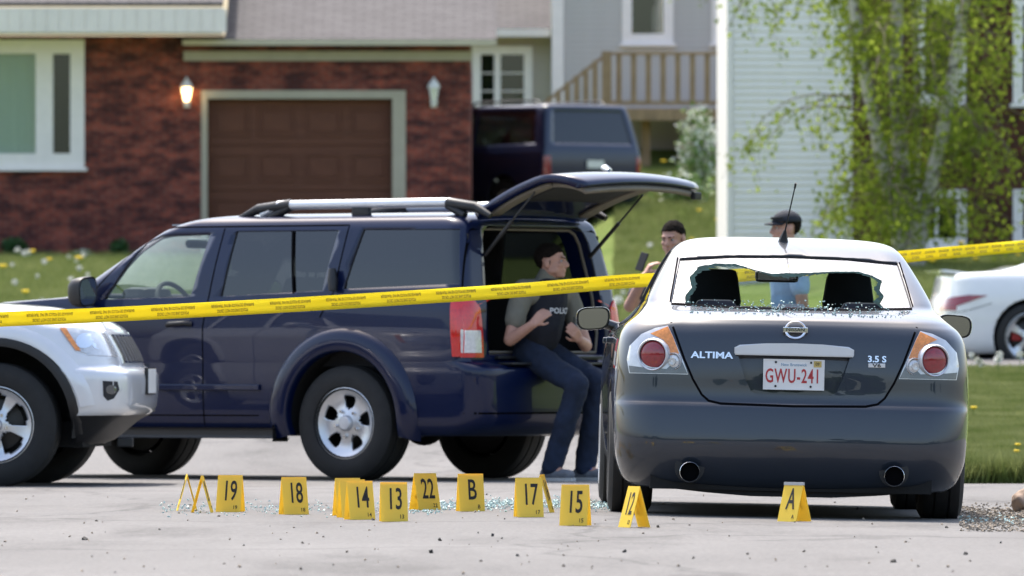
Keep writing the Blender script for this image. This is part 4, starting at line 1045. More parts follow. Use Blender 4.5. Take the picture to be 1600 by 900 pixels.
fin('mirror_glass', boxes((-.103, .103, 2.735, 2.739, 1.205, 1.255), bev=.002), 'mirror_silver', mr)
bm = bmesh.new(); prism(bm, [(-.085, 1.012), (.085, 1.012), (.06, 1.068), (-.06, 1.068)], 1, .56, .64); hl_ = alt.put('high_stop_lamp', bm, 'trim_grey')
fin('lens', boxes((-.052, .052, .552, .559, 1.022, 1.05)), 'red_lens', hl_)
M = Matrix.Translation((-.36, 2.95, .95)) @ Matrix.Rotation(R(-65), 4, 'Y'); bm = bmesh.new()
tube(bm, [Vector((-.36+.17*math.cos(a), 2.9+.05*math.sin(a), .93+.17*math.sin(a))) for a in np.linspace(0, 2*math.pi, 25)], .014, 8); alt.put('steering_wheel', bm, 'trim_dark', angle=60)
# loose glass on the boot lid
bm = bmesh.new()
for k in range(380):
    x = rng.normal(0, .30) if k % 3 else rng.uniform(-.55, .55); 
    if abs(x) > .6: continue
    y = rng.uniform(.22, .54)+.12*(x/.75)**2; o = Vector((x, y, 3.0)); l_, n_, _, _ = alt.bvh.ray_cast(o, Vector((0, 0, -1)))
    if l_ is None or l_.z > 1.09: continue
    s_ = rng.uniform(.003, .0075); M = Matrix.Translation(l_+Vector((0, 0, s_*.4))) @ Matrix.Rotation(rng.uniform(0, 6), 4, Vector(rng.normal(size=3)).normalized()) @ Matrix.Diagonal((s_*rng.uniform(.6, 1.6), s_, s_*.7, 1)); bmesh.ops.create_cube(bm, size=1.0, matrix=M)
gs = fin('glass_fragments', bm, 'shard'); gs.parent = alt.root; gs['kind'] = 'stuff'
# ================= navy four-wheel drive with its tailgate up
PFO = (.2571, 59.152); PFR = R(55.0)
RP = [(.29, .845, .02, 4.45, .22, .35, .05, .10, .01), (.35, .895, -.08, 4.56, .20, .35, .05, .10, .01), (.46, .912, -.115, 4.61, .18, .35, .05, .10, .01), (.68, .92, -.12, 4.62, .17, .35, .05, .10, .01),
      (.735, .92, -.105, 4.61, .17, .35, .05, .10, .01), (.765, .92, -.03, 4.60, .14, .35, .04, .10, .01), (.785, .921, .02, 4.59, .12, .35, .03, .10, .01), (.95, .925, .02, 4.53, .11, .33, .03, .10, .01),
      (1.10, .917, .03, 4.44, .11, .32, .03, .10, .012), (1.145, .910, .035, 4.32, .11, .32, .03, .12, .015), (1.175, .902, .04, 3.98, .11, .30, .03, .14, .015), (1.20, .897, .045, 3.56, .11, .26, .03, .16, .015),
      (1.225, .893, .05, 3.46, .10, .22, .03, .18, .015), (1.40, .862, .08, 3.16, .10, .20, .03, .18, .015), (1.60, .812, .12, 2.82, .10, .18, .03, .18, .015), (1.665, .79, .14, 2.68, .10, .18, .03, .18, .015),
      (1.705, .755, .17, 2.52, .12, .18, .04, .16, .015), (1.728, .68, .22, 2.35, .14, .18, .05, .14, .01), (1.742, .54, .34, 2.15, .16, .18, .05, .1, .01), (1.75, .3, .6, 1.9, .1, .1, .03, .05, 0), (1.753, .1, .9, 1.6, .03, .03, 0, 0, 0)]
pf = Car('four_wheel_drive', RP, 'navy blue four wheel drive with its tailgate raised and an officer on its bumper', 'car', (PFO[0], PFO[1], .006), PFR, 'navy_paint')
for y in (1.02, 3.87): pf.arch(y, .445, .40, inner=.45, outer=.88)
for sd in (-1, 1):
    for y in (1.02, 3.87):
        wheel(pf.root, sd*.905, y, .378, .265, sd, .232, 5, (.42, .80, .42, .52), ang=math.pi+.12, cap=.05)
        # flared wheel arch
        bm = bmesh.new(); prev = None; za = .40; N = 30
        for k in range(N+1):
            a = R(-14+208*k/N); row = []
            for r_, o_ in ((.440, -.03), (.442, .028), (.455, .040), (.50, .044), (.555, .036), (.585, .018), (.60, -.012)):
                yy, zz = y+r_*math.cos(a), za+r_*math.sin(a); l_, n_ = hit(pf.bvh, yy, max(.31, min(1.15, zz)), 0, sd); row.append(bm.verts.new((l_.x+sd*o_, yy, zz)))
            if prev:
                for i in range(len(row)-1): bm.faces.new((prev[i], row[i], row[i+1], prev[i+1]))
            prev = row
        pf.put('wheel_arch_flare', bm, 'navy_paint', angle=50)
    pf.pane([(2.99, 1.185), (2.27, 1.20), (2.17, 1.615), (2.60, 1.605), (2.72, 1.56)], 0, sd, 'clear_glass', 'front_door_window')
    pf.pane([(2.02, 1.20), (1.20, 1.235), (1.13, 1.63), (1.96, 1.63)], 0, sd, 'privacy_glass', 'rear_door_window')
    pf.pane([(1.03, 1.245), (.125, 1.275), (.185, 1.63), (.93, 1.635)], 0, sd, 'privacy_glass', 'quarter_window')
    pf.seam([(1.50, 1.63), (1.43, 1.22)], 0, sd, .018, 'window_bar')
    for pts in ([(2.15, .34), (2.15, 1.0), (2.12, 1.19), (2.06, 1.65)], [(3.16, .36), (3.18, .9), (3.12, 1.2), (2.70, 1.63), (2.5, 1.66), (1.05, 1.662), (1.10, 1.24), (1.20, 1.06)], [(1.7, .42), (2.6, .42), (3.15, .42)], [(.10, .80), (.105, 1.2), (.15, 1.66)]): pf.seam(pts, 0, sd, .009)
    pf.box('side_moulding', 'navy_paint', (sd*.925-.012, sd*.925+.012, 1.68, 3.25, .585, .625), bev=.008)
    pf.box('side_step', 'black_plastic', (sd*.80, sd*.93, 1.56, 3.34, .27, .34), bev=.02)
    bm = bmesh.new(); tube(bm, [(sd*.93, 1.085, 1.235), (sd*.925, 1.09, 1.30), (sd*.91, 1.105, 1.375)], [.028, .034, .024], 10); pf.put('door_handle', bm, 'black_plastic', angle=60)
    bm = bmesh.new(); tube(bm, [(sd*.925, 2.24, 1.02), (sd*.96, 2.28, 1.025), (sd*.96, 2.40, 1.02), (sd*.925, 2.44, 1.015)], .016, 8); pf.put('door_handle', bm, 'black_plastic', angle=60)
    pf.mirror(sd*.93, 3.02, 1.235, sd, 'black_plastic', w_=.20, h_=.20, d_=.13)
    # roof rail with dark feet
    bm = bmesh.new(); tube(bm, [(sd*.66, 1.86, 1.735), (sd*.66, 1.72, 1.800), (sd*.66, .35, 1.805), (sd*.66, .22, 1.79)], [.022, .032, .032, .026], 10); rl = pf.put('roof_rail', bm, 'satin_silver', angle=60)
    for ya, yb in ((1.62, 2.04), (.02, .36), (.98, 1.12)):
        bm = bmesh.new(); zc = 1.79 if yb-ya > .2 else 1.775
        if yb-ya > .2:
            e0, e1 = (yb, ya) if ya > 1 else (ya, yb); tube(bm, [(sd*.66, e0, 1.715), (sd*.66, e0+(e1-e0)*.35, 1.775), (sd*.66, e1, 1.803)], [.02, .033, .037], 8); tube(bm, [(sd*.66, e0+(e1-e0)*.6, 1.72), (sd*.66, e1, 1.79)], [.03, .03], 8)
        else: box(bm, sd*.66-.02, sd*.66+.02, ya, yb, 1.715, 1.79, bev=.01)
        fin('rail_foot', bm, 'black_plastic', rl, 50)
    # tail lamp: red above and outside, white window
    s_l = sd
    tlp = [(s_l*.892, .80), (s_l*.885, 1.175), (s_l*.80, 1.175), (s_l*.745, 1.12), (s_l*.725, .80)]
    tl = pf.decal('tail_lamp', tlp, 1, -1, 'red_lens_bright', off=.012, thick=.05, res=.03)
    pf.put('reverse_lens', decal(pf.bvh, [(s_l*.885, .83), (s_l*.885, .975), (s_l*.765, .975), (s_l*.755, .83)], 1, -1, .018, .008, .03), 'clear_lens', tl, 40)
    pf.put('side_lens', decal(pf.bvh, [(.05, .805), (.14, .805), (.165, 1.175), (.055, 1.175)], 0, sd, .010, .03, .03), 'red_lens_bright', tl, 40)
    pf.put('lens_bar', decal(pf.bvh, [(.055, .98), (.085, .98), (.085, .83), (.055, .83)], 0, sd, .013, .008, .03), 'clear_lens', tl, 40)
    bm = bmesh.new(); prism(bm, [(.58, .28), (.62, .62), (.56, .62), (.52, .28)], 0, sd*.70, sd*.90); pf.put('mud_flap', bm, 'black_plastic')
pf.pane([(-.74, 1.23), (.74, 1.23), (.66, 1.655), (-.66, 1.655)], 1, 1, 'clear_glass', 'windshield', lo=2.3)
op = [(-.655, .815), (.655, .815), (.675, .95), (.655, 1.2), (.60, 1.56), (.565, 1.625), (.51, 1.655), (-.51, 1.655), (-.565, 1.625), (-.60, 1.56), (-.655, 1.2), (-.675, .95)]
og = cut_out(pf.bm, op, 1, -1, lo=2.0); og.free()
pf.done(th=.03)
# opening frame, cargo bay
bm = bmesh.new(); pr = None
for ring in ((0, 0.0), (.035, .06), (.05, .16)):
    cur = []
    for a, b in op+[op[0]]:
        c = Vector((a, b))*1.0; k = 1-ring[0]*1.2; y_ = hit(pf.bvh, a, b, 1, -1)[0].y; cur.append(bm.verts.new((a*k, y_+.004+ring[1], 1.22+(b-1.22)*k)))
    if pr:
        for i in range(len(cur)-1): bm.faces.new((pr[i], pr[i+1], cur[i+1], cur[i]))
    pr = cur
pf.put('opening_frame', bm, 'navy_paint', angle=60)
bm = bmesh.new(); tube(bm, [(a*.955, hit(pf.bvh, a, b, 1, -1)[0].y+.05, 1.22+(b-1.22)*.955) for a, b in op+[op[0]]], .011, 6, caps=False); pf.put('weather_seal', bm, 'trim_tan', angle=60)
pf.box('cargo_floor', 'trim_dark', (-.72, .72, .10, 1.9, .74, .79)); pf.box('sill_plate', 'black_plastic', (-.60, .60, .0, .14, .791, .81), bev=.006)
for sd in (-1, 1): pf.box('cargo_side', 'trim_dark', (sd*.70, sd*.74, .14, 1.9, .79, 1.22), (sd*.735, sd*.745, .14, .3, 1.22, 1.6))
pf.box('bench_filler', 'seat_cloth', (-.68, .68, 1.10, 1.24, .79, 1.42), bev=.05)  # full-width dark backrest, added to darken the view into the open bay
pf.box('headliner', 'trim_grey', (-.66, .66, .30, 2.6, 1.672, 1.682)); pf.box('floor', 'trim_dark', (-.80, .80, 1.9, 3.9, .42, .46))
for x in (-.36, .36): seat(pf, x, 1.42, .62, wid=.58, top=.60); seat(pf, x, 2.42, .62, wid=.5, top=.62)
pf.box('dashboard', 'trim_grey', (-.78, .78, 3.02, 3.42, .80, 1.19), bev=.06); pf.box('instrument_hood', 'trim_dark', (-.52, -.20, 2.93, 3.15, 1.10, 1.27), bev=.06)
bm = bmesh.new(); c0 = Vector((-.37, 2.78, 1.13)); tube(bm, [c0+Vector((.185*math.cos(a), .085*math.sin(a)*-1*-1, .165*math.sin(a))) for a in np.linspace(0, 2*math.pi, 29)], .017, 8)
for a in (R(20), R(160), R(270)): tube(bm, [c0, c0+Vector((.18*math.cos(a), .085*math.sin(a), .16*math.sin(a)))], .02, 6)
ellipsoid(bm, c0, (.065, .03, .055)); pf.put('steering_wheel', bm, 'trim_dark', angle=60)
bm = bmesh.new(); box(bm, -.12, .12, 2.86, 2.90, 1.53, 1.60, bev=.02); pf.put('inside_mirror', bm, 'black_plastic', angle=50)
pf.box('underbody', 'underbody', (-.62, .62, .10, 4.4, .30, .45)); 
bm = bmesh.new(); tube(bm, [(-.75, 1.02, .37), (.75, 1.02, .37)], .05, 10); ellipsoid(bm, (0, 1.02, .36), (.14, .15, .14)); tube(bm, [(.35, .1, .33), (.35, .5, .36), (.3, .9, .34)], .04, 8); pf.put('rear_axle', bm, 'underbody', angle=60)
pf.box('bumper_step', 'black_plastic', (-.62, .62, -.13, .0, .752, .768), bev=.006)
pf.seam([(-.9, .44), (-.3, .44), (.3, .44), (.9, .44)], 1, -1, .012)
# raised tailgate, hinged at the roof
TGP = [(.19, 1.735), (.05, 1.812), (-.12, 1.888), (-.26, 1.936), (-.37, 1.966), (-.46, 1.976), (-.56, 1.968), (-.64, 1.950), (-.69, 1.924), (-.705, 1.895)]
prof = catmull(TGP, 3); bm = bmesh.new(); top = []; nx = 18
def gate_pt(i, u, inset=0.0):
    y, z = prof[i]; t = i/(len(prof)-1); wv = .60+.10*min(1, t*2.0)-.05*max(0, t-.75)*4*.5; x = u*wv
    y2 = y-.055*(1-u*u)*min(1, t*1.6); z2 = z+.038*(1-u*u)*(.4+.6*t); ti = i; 
    return Vector((x, y2, z2-inset))
for i in range(len(prof)): top.append([bm.verts.new(gate_pt(i, -1+2*k/nx)) for k in range(nx+1)])
for i in range(len(prof)-1):
    for k in range(nx): bm.faces.new((top[i][k], top[i+1][k], top[i+1][k+1], top[i][k+1]))
bm.normal_update()
if sum(fc.normal.z for fc in bm.faces) < 0: bmesh.ops.reverse_faces(bm, faces=bm.faces[:])
gate = fin('tailgate', bm, ['navy_paint', 'navy_paint'], pf.root, 40, solid=.05, normals=False)
def gate_panel(name, i0, i1, u0, u1, dz, th, m, ang=40):
    bm = bmesh.new(); g = [[bm.verts.new(gate_pt(i, u0+(u1-u0)*k/10, dz)) for k in range(11)] for i in range(i0, i1+1)]
    for i in range(len(g)-1):
        for k in range(10): bm.faces.new((g[i][k], g[i+1][k], g[i+1][k+1], g[i][k+1]))
    bm.normal_update()
    if sum(fc.normal.z for fc in bm.faces) < 0: bmesh.ops.reverse_faces(bm, faces=bm.faces[:])
    return fin(name, bm, m, gate, ang, solid=th, normals=False)
gate_panel('gate_window', 3, 14, -.86, .86, -.003, .008, 'privacy_glass')
gate_panel('inner_trim', 14, 25, -.90, .90, .055, .03, 'trim_tan'); gate_panel('inner_frame', 2, 14, -.92, -.74, .055, .02, 'trim_tan'); gate_panel('inner_frame', 2, 14, .74, .92, .055, .02, 'trim_tan')
gate_panel('inner_lining', 5, 13, -.73, .73, .056, .012, 'trim_dark'); gate_panel('pull_recess', 18, 22, -.25, .25, .088, .012, 'trim_dark')
bm = bmesh.new(); tube(bm, [(-.07, -.50, 2.012), (-.04, -.44, 2.03), (.04, -.40, 2.035), (.16, -.36, 2.02)], [.012, .02, .02, .01], 8); fin('rear_wiper', bm, 'satin_silver', gate, 60)
bm = bmesh.new(); box(bm, .58, .66, -.74, -.70, 1.83, 1.88, bev=.01); fin('gate_latch', bm, 'black_plastic', gate)
for sd in (-1, 1):
    bm = bmesh.new(); a, b = Vector((sd*.60, .11, 1.46)), Vector((sd*.62, -.30, 1.865)); tube(bm, [a, a.lerp(b, .55)], .014, 8); tube(bm, [a.lerp(b, .5), b], .007, 8); fin('gas_strut', bm, 'dark_metal', gate, 60)

# ================= silver four-wheel drive, nose in the picture
RJ = [(0.235, 0.8, -3.55, 0.42, 0.3, 0.38, 0.08, 0.05, 0.01), (0.28, 0.86, -3.75, 0.56, 0.3, 0.38, 0.08, 0.07, 0.01), (0.4, 0.915, -3.86, 0.7, 0.28, 0.38, 0.08, 0.05, 0.01), (0.46, 0.93, -3.88, 0.805, 0.28, 0.38, 0.08, 0.06, 0.01), (0.56, 0.94, -3.9, 0.83, 0.26, 0.38, 0.08, 0.07, 0.01),
      (0.66, 0.943, -3.9, 0.835, 0.26, 0.38, 0.08, 0.07, 0.01), (0.715, 0.943, -3.89, 0.815, 0.26, 0.38, 0.08, 0.07, 0.01), (0.745, 0.942, -3.87, 0.745, 0.26, 0.38, 0.06, 0.07, 0.01), (0.8, 0.942, -3.85, 0.725, 0.25, 0.38, 0.06, 0.07, 0.01), (0.95, 0.938, -3.83, 0.645, 0.25, 0.38, 0.06, 0.08, 0.01),
      (1, 0.93, -3.82, 0.59, 0.25, 0.38, 0.06, 0.08, 0.01), (1.045, 0.915, -3.81, 0.5, 0.25, 0.38, 0.06, 0.08, 0.01), (1.085, 0.9, -3.8, 0.34, 0.25, 0.38, 0.06, 0.08, 0.01), (1.12, 0.885, -3.8, 0.2, 0.24, 0.42, 0.06, 0.16, 0.01), (1.155, 0.875, -3.79, -0.25, 0.24, 0.38, 0.06, 0.16, 0.01), (1.175, 0.868, -3.79, -0.62, 0.24, 0.34, 0.06, 0.18, 0.01),
      (1.21, 0.86, -3.78, -0.72, 0.24, 0.28, 0.06, 0.2, 0.01), (1.4, 0.81, -3.7, -1.08, 0.22, 0.24, 0.06, 0.2, 0.01), (1.6, 0.735, -3.58, -1.5, 0.2, 0.2, 0.06, 0.18, 0.01), (1.68, 0.68, -3.5, -1.72, 0.2, 0.2, 0.06, 0.16, 0.01), (1.72, 0.58, -3.3, -1.98, 0.2, 0.2, 0.05, 0.1, 0.01), (1.74, 0.3, -2.9, -2.3, 0.1, 0.1, 0.02, 0.04, 0), (1.743, 0.1, -2.7, -2.5, 0.03, 0.03, 0, 0, 0)]
jp = Car('silver_four_wheel_drive', RJ, 'silver four wheel drive with slotted grille parked before the navy one', 'car', (-3.112, 57.225, .006), R(-96), 'silver_paint')
for y in (0.0, -2.915): jp.arch(y, .475, .40, inner=.45, outer=.90)
for sd in (-1, 1):
    for y in (0.0, -2.915):
        wheel(jp.root, sd*.925, y, .387, .262, sd, .240, 5, (.30, .84, .62, .70), ang=.55, cap=.04)
        bm = bmesh.new(); prev = None; N = 26
        for k in range(N+1):
            a = R(-16+212*k/N); row = []
            for r_, o_ in ((.470, -.03), (.472, .012), (.50, .016), (.525, .012), (.53, -.01)):
                yy, zz = y+r_*math.cos(a), .40+r_*math.sin(a); l_, n_ = hit(jp.bvh, yy, max(.26, zz), 0, sd); row.append(bm.verts.new((l_.x+sd*o_, yy, zz)))
            if prev:
                for i in range(len(row)-1): bm.faces.new((prev[i], row[i], row[i+1], prev[i+1]))
            prev = row
        jp.put('wheel_arch_trim', bm, 'black_plastic', angle=50)
        bm = bmesh.new(); prev = None
        for k in range(N+1):
            a = R(10+160*k/N); row = []
            for r_, o_ in ((.53, -.01), (.54, .012), (.58, .014), (.62, .006), (.635, -.004)):
                yy, zz = y+r_*math.cos(a), .40+r_*.97*math.sin(a); l_, n_ = hit(jp.bvh, yy, max(.26, zz), 0, sd); row.append(bm.verts.new((l_.x+sd*o_, yy, zz)))
            if prev:
                for i in range(len(row)-1): bm.faces.new((prev[i], row[i], row[i+1], prev[i+1]))
            prev = row
        jp.put('fender_flare', bm, 'silver_paint', angle=50)
    jp.pane([(-.92, 1.225), (-1.75, 1.225), (-1.80, 1.62), (-1.55, 1.60)], 0, sd, 'window_glass', 'front_door_window'); jp.pane([(-1.86, 1.225), (-2.75, 1.235), (-2.70, 1.62), (-1.90, 1.62)], 0, sd, 'privacy_glass', 'rear_door_window'); jp.pane([(-2.84, 1.24), (-3.45, 1.27), (-3.32, 1.58), (-2.80, 1.615)], 0, sd, 'privacy_glass', 'quarter_window')
    jp.mirror(sd*.90, -.98, 1.22, sd, 'silver_paint')
    jp.seam([(-.62, .3), (-.60, .9), (-.74, 1.18)], 0, sd, .008); jp.seam([(-1.81, .3), (-1.81, 1.2)], 0, sd, .008)
    hlp = [(.40, .985), (.47, .995), (.60, .985), (.735, .975), (.79, .795), (.66, .82), (.50, .845)]
    # head lamp wraps the corner: outline seen from the side
    hl = jp.put('head_lamp', decal(jp.bvh, [(.40, .985), (.60, .985), (.665, .972), (.70, .80), (.60, .815), (.50, .845)], 0, sd, .006, .02, .02), 'lamp_housing', None, 40)
    jp.put('amber_lens', decal(jp.bvh, [(.40, .985), (.435, .985), (.53, .842), (.50, .845)], 0, sd, .010, .008, .02), 'amber_lens', hl, 40)
    jp.put('head_lamp_front', decal(jp.bvh, [(sd*.84, .815), (sd*.50, .805), (sd*.50, .95), (sd*.80, .972)], 1, 1, .006, .02, .03), 'lamp_housing', hl, 40)
    bm = bmesh.new()
    for yy, zz, q_ in ((.545, .905, .048), (.625, .892, .040)): jp.put('lamp_lens', decal(jp.bvh, circ(yy, zz, q_, 18), 0, sd, .011, .006, .02), 'chrome', hl, 40)
    fogp = [(.665, .655), (.745, .650), (.755, .60), (.725, .545), (.69, .53), (.668, .56)]
    fg = jp.put('fog_lamp_pocket', decal(jp.bvh, fogp, 0, sd, .004, .02, .02), 'trim_dark', None, 40)
    jp.put('fog_lamp_rim', decal(jp.bvh, [(.655, .668), (.757, .662), (.768, .60), (.735, .533), (.69, .515), (.655, .55)], 0, sd, .0025, .01, .02), 'silver_paint', fg, 40)
    jp.put('fog_lamp', decal(jp.bvh, circ(.712, .60, .03, 12), 0, sd, .007, .006, .02), 'smoke_lens', fg, 40)
jp.pane([(-.70, 1.235), (.70, 1.235), (.60, 1.645), (-.60, 1.645)], 1, 1, 'window_glass', 'windshield', lo=-2.2); jp.pane([(-.62, 1.24), (.62, 1.24), (.55, 1.60), (-.55, 1.60)], 1, -1, 'privacy_glass', 'rear_window', lo=-2.2)
jp.tidy()
for fc in jp.bm.faces:
    c = fc.calc_center_median()
    if c.z < .44 and (c.y > .4 or c.y < -3.4): fc.material_index = 2
jp.put('body', jp.bm, ['silver_paint', 'trim_dark', 'black_plastic', 'trim_dark'], angle=32, solid=.022)
# seven upright grille slots with chrome surrounds
jp.put('grille_frame', decal(jp.bvh, [(-.47, .755), (.47, .755), (.46, .955), (-.46, .955)], 1, 1, .006, .02, .03), 'silver_paint', None, 40)
for k in range(7):
    x = -.36+.12*k
    sl_ = jp.put('grille_slot', decal(jp.bvh, [(x-.048, .765), (x+.048, .765), (x+.048, .945), (x-.048, .945)], 1, 1, .016, .012, .04), 'chrome', None, 40)
    jp.put('slot_mesh', decal(jp.bvh, [(x-.034, .777), (x+.034, .777), (x+.034, .933), (x-.034, .933)], 1, 1, .018, .004, .04), 'trim_dark', sl_, 40)
y_ = hit(jp.bvh, 0, .65, 1, 1)[0].y
plj = jp.box('licence_plate', 'plate_white', (-.152, .152, y_+.012, y_+.018, .575, .727), bev=.002); fin('plate_frame', boxes((-.16, .16, y_-.01, y_+.0115, .567, .735)), 'black_plastic', plj)
for sd in (-1, 1): jp.seam([(.50, 1.02), (.42, 1.035), (0, 1.06), (-.55, 1.10)], 0, sd, .007)
jp.box('underbody', 'underbody', (-.6, .6, -3.6, .50, .24, .40)); jp.box('floor', 'trim_dark', (-.8, .8, -3.6, -.7, .5, .54)); jp.box('dashboard', 'trim_dark', (-.74, .74, -1.15, -.8, .8, 1.16), bev=.05)
for x in (-.36, .36): seat(jp, x, -1.75, .58, wid=.5, top=.6); seat(jp, x, -2.6, .58, wid=.55, top=.58)
jp.box('tow_hook', 'black_plastic', (.45, .50, .70, .80, .24, .30), bev=.01)

# ================= white coupe parked behind the verge
RW = [(.17, .80, .10, 4.45, .25, .4, .1, .2, .02), (.25, .87, .04, 4.56, .25, .4, .1, .2, .02), (.45, .905, 0, 4.62, .25, .4, .1, .2, .02), (.62, .91, .01, 4.60, .25, .4, .1, .2, .02), (.74, .905, .05, 4.52, .24, .4, .1, .2, .02), (.84, .885, .07, 4.2, .22, .4, .1, .2, .03), (.90, .86, .08, 3.7, .2, .36, .1, .2, .03),
      (.945, .83, .12, 3.35, .2, .32, .1, .2, .04), (.965, .80, .35, 3.2, .2, .3, .1, .2, .04), (.99, .775, .62, 3.08, .18, .26, .1, .2, .05), (1.12, .70, 1.0, 2.78, .16, .22, .1, .2, .05), (1.28, .60, 1.52, 2.35, .14, .2, .08, .16, .05), (1.34, .50, 1.8, 2.1, .1, .1, .05, .1, .03), (1.355, .2, 1.9, 2.0, .04, .04, 0, 0, 0)]
wx, wy = (1452-800)/FPX*88.0, 88.0
wc = Car('white_coupe', RW, 'white coupe with dark red tail lamp parked behind the grass verge', 'car', (wx, wy, zt(wx+1.5, wy)-.13), R(-86), 'white_paint')
for y in (.88, 3.70): wc.arch(y, .365, .34)
for sd in (-1, 1):
    for y in (.88, 3.70): wheel(wc.root, sd*.90, y, .335, .235, sd, .245, 5, (.30, .88, .6, .74), ang=.2)
    wc.pane([(1.95, .985), (3.0, .97), (2.45, 1.27), (1.98, 1.30)], 0, sd, 'window_glass', 'door_window'); wc.pane([(1.25, 1.0), (1.88, .985), (1.9, 1.29), (1.62, 1.26)], 0, sd, 'privacy_glass', 'quarter_window')
    tlw = wc.decal('tail_lamp', [(.07, .60), (.46, .735), (.28, .74), (.09, .715)], 0, sd, 'red_lens', off=.008, thick=.03); wc.put('tail_lamp_rear', decal(wc.bvh, [(sd*.85, .59), (sd*.50, .60), (sd*.55, .70), (sd*.84, .715)], 1, -1, .008, .03, .03), 'red_lens', tlw, 40)
    wc.mirror(sd*.86, 2.75, .97, sd, 'white_paint'); wc.seam([(1.85, .25), (1.9, .8), (1.92, .97)], 0, sd); wc.seam([(.06, .55), (.30, .60), (.5, .66)], 0, sd)
    wc.box('brake_caliper', 'red_caliper', (sd*.80-.03, sd*.80+.02, .70, .80, .30, .42), bev=.01)
wc.pane([(-.60, 1.02), (.60, 1.02), (.50, 1.25), (-.50, 1.25)], 1, -1, 'privacy_glass', 'rear_window', lo=2); wc.pane([(-.62, 1.0), (.62, 1.0), (.5, 1.27), (-.5, 1.27)], 1, 1, 'window_glass', 'windshield', lo=2.4)
wc.done()
bm = bmesh.new(); prism(bm, [(.02, .985), (.10, .985), (.30, .955), (.26, .945), (.08, .955)], 0, -.68, .68); wc.put('boot_spoiler', bm, 'white_paint', angle=40)
wc.box('underbody', 'underbody', (-.6, .6, .2, 4.3, .18, .3)); wc.box('floor', 'trim_dark', (-.7, .7, 1, 3.2, .3, .34))
for x in (-.34, .34): seat(wc, x, 2.1, .3, wid=.46, top=.5)

# ================= dark blue van-bodied 4x4 up the drive behind the house corner
RS = [(.36, .86, .05, 4.9, .2, .3, .04, .1, .01), (.46, .94, -.06, 4.98, .18, .3, .04, .1, .01), (.70, .96, -.08, 5.0, .16, .3, .04, .1, .01), (.76, .965, .02, 5.0, .12, .3, .03, .1, .01), (1.0, .97, .02, 4.95, .11, .3, .03, .1, .01), (1.15, .96, .03, 4.8, .11, .3, .03, .1, .01), (1.21, .945, .04, 3.9, .11, .25, .03, .12, .01), (1.25, .935, .05, 3.75, .1, .2, .03, .14, .01), (1.60, .87, .13, 3.3, .1, .2, .03, .14, .01),
      (1.86, .80, .20, 2.9, .1, .2, .03, .14, .01), (1.90, .74, .26, 2.7, .14, .2, .04, .1, .01), (1.92, .55, .45, 2.4, .16, .2, .04, .1, .01), (1.925, .2, .9, 1.9, .05, .05, 0, 0, 0)]
sxw = (858-800)/FPX*140
sv = Car('blue_estate', RS, 'dark blue square backed 4x4 parked at the corner of the brick house', 'car', (sxw+.75*.95, 140.0, zt(sxw+.6, 140)-.02), R(36), 'blue_paint')
for y in (1.1, 4.0): sv.arch(y, .43, .40)
for sd in (-1, 1):
    for y in (1.1, 4.0): wheel(sv.root, sd*.94, y, .38, .25, sd, .22, 5, (.4, .8, .5, .6))
    sv.pane([(.32, 1.30), (1.9, 1.28), (1.9, 1.80), (.42, 1.80)], 0, sd, 'privacy_glass', 'quarter_window'); sv.pane([(2.0, 1.28), (2.75, 1.28), (2.72, 1.8), (2.0, 1.8)], 0, sd, 'privacy_glass', 'rear_door_window'); sv.pane([(2.85, 1.28), (3.5, 1.28), (3.12, 1.72), (2.82, 1.8)], 0, sd, 'window_glass', 'front_door_window')
    sv.put('tail_lamp', decal(sv.bvh, [(sd*.94, .80), (sd*.82, .80), (sd*.82, 1.10), (sd*.93, 1.10)], 1, -1, .01, .03, .04), 'red_lens', None, 40); sv.mirror(sd*.95, 3.35, 1.32, sd, 'black_plastic')
sv.pane([(-.74, 1.30), (.74, 1.30), (.66, 1.80), (-.66, 1.80)], 1, -1, 'privacy_glass', 'rear_window', lo=2); sv.pane([(-.74, 1.28), (.74, 1.28), (.64, 1.8), (-.64, 1.8)], 1, 1, 'window_glass', 'windshield', lo=2.7)
sv.done()
sv.box('underbody', 'underbody', (-.65, .65, .2, 4.8, .38, .5)); sv.box('floor', 'trim_dark', (-.8, .8, .3, 3.8, .55, .6)); sv.box('rear_bumper', 'black_plastic', (-.9, .9, -.14, -.085, .52, .68), bev=.02)
bm = bmesh.new(); box(bm, -.16, .16, -.012, -.004, .80+.12, .92+.12); sv.put('licence_plate', bm, 'plate_white')
for sd in (-1, 1):
    bm = bmesh.new(); tube(bm, [(sd*.62, .6, 1.92), (sd*.62, .7, 1.97), (sd*.62, 2.3, 1.97), (sd*.62, 2.4, 1.91)], .018, 8); sv.put('roof_rail', bm, 'black_plastic')
gs.parent = None; gs.location = alt.root.location; gs.rotation_euler = alt.root.rotation_euler
mark(gs, 'crumbs of shattered window glass lying on the boot of the grey sedan', 'glass', kind='stuff')

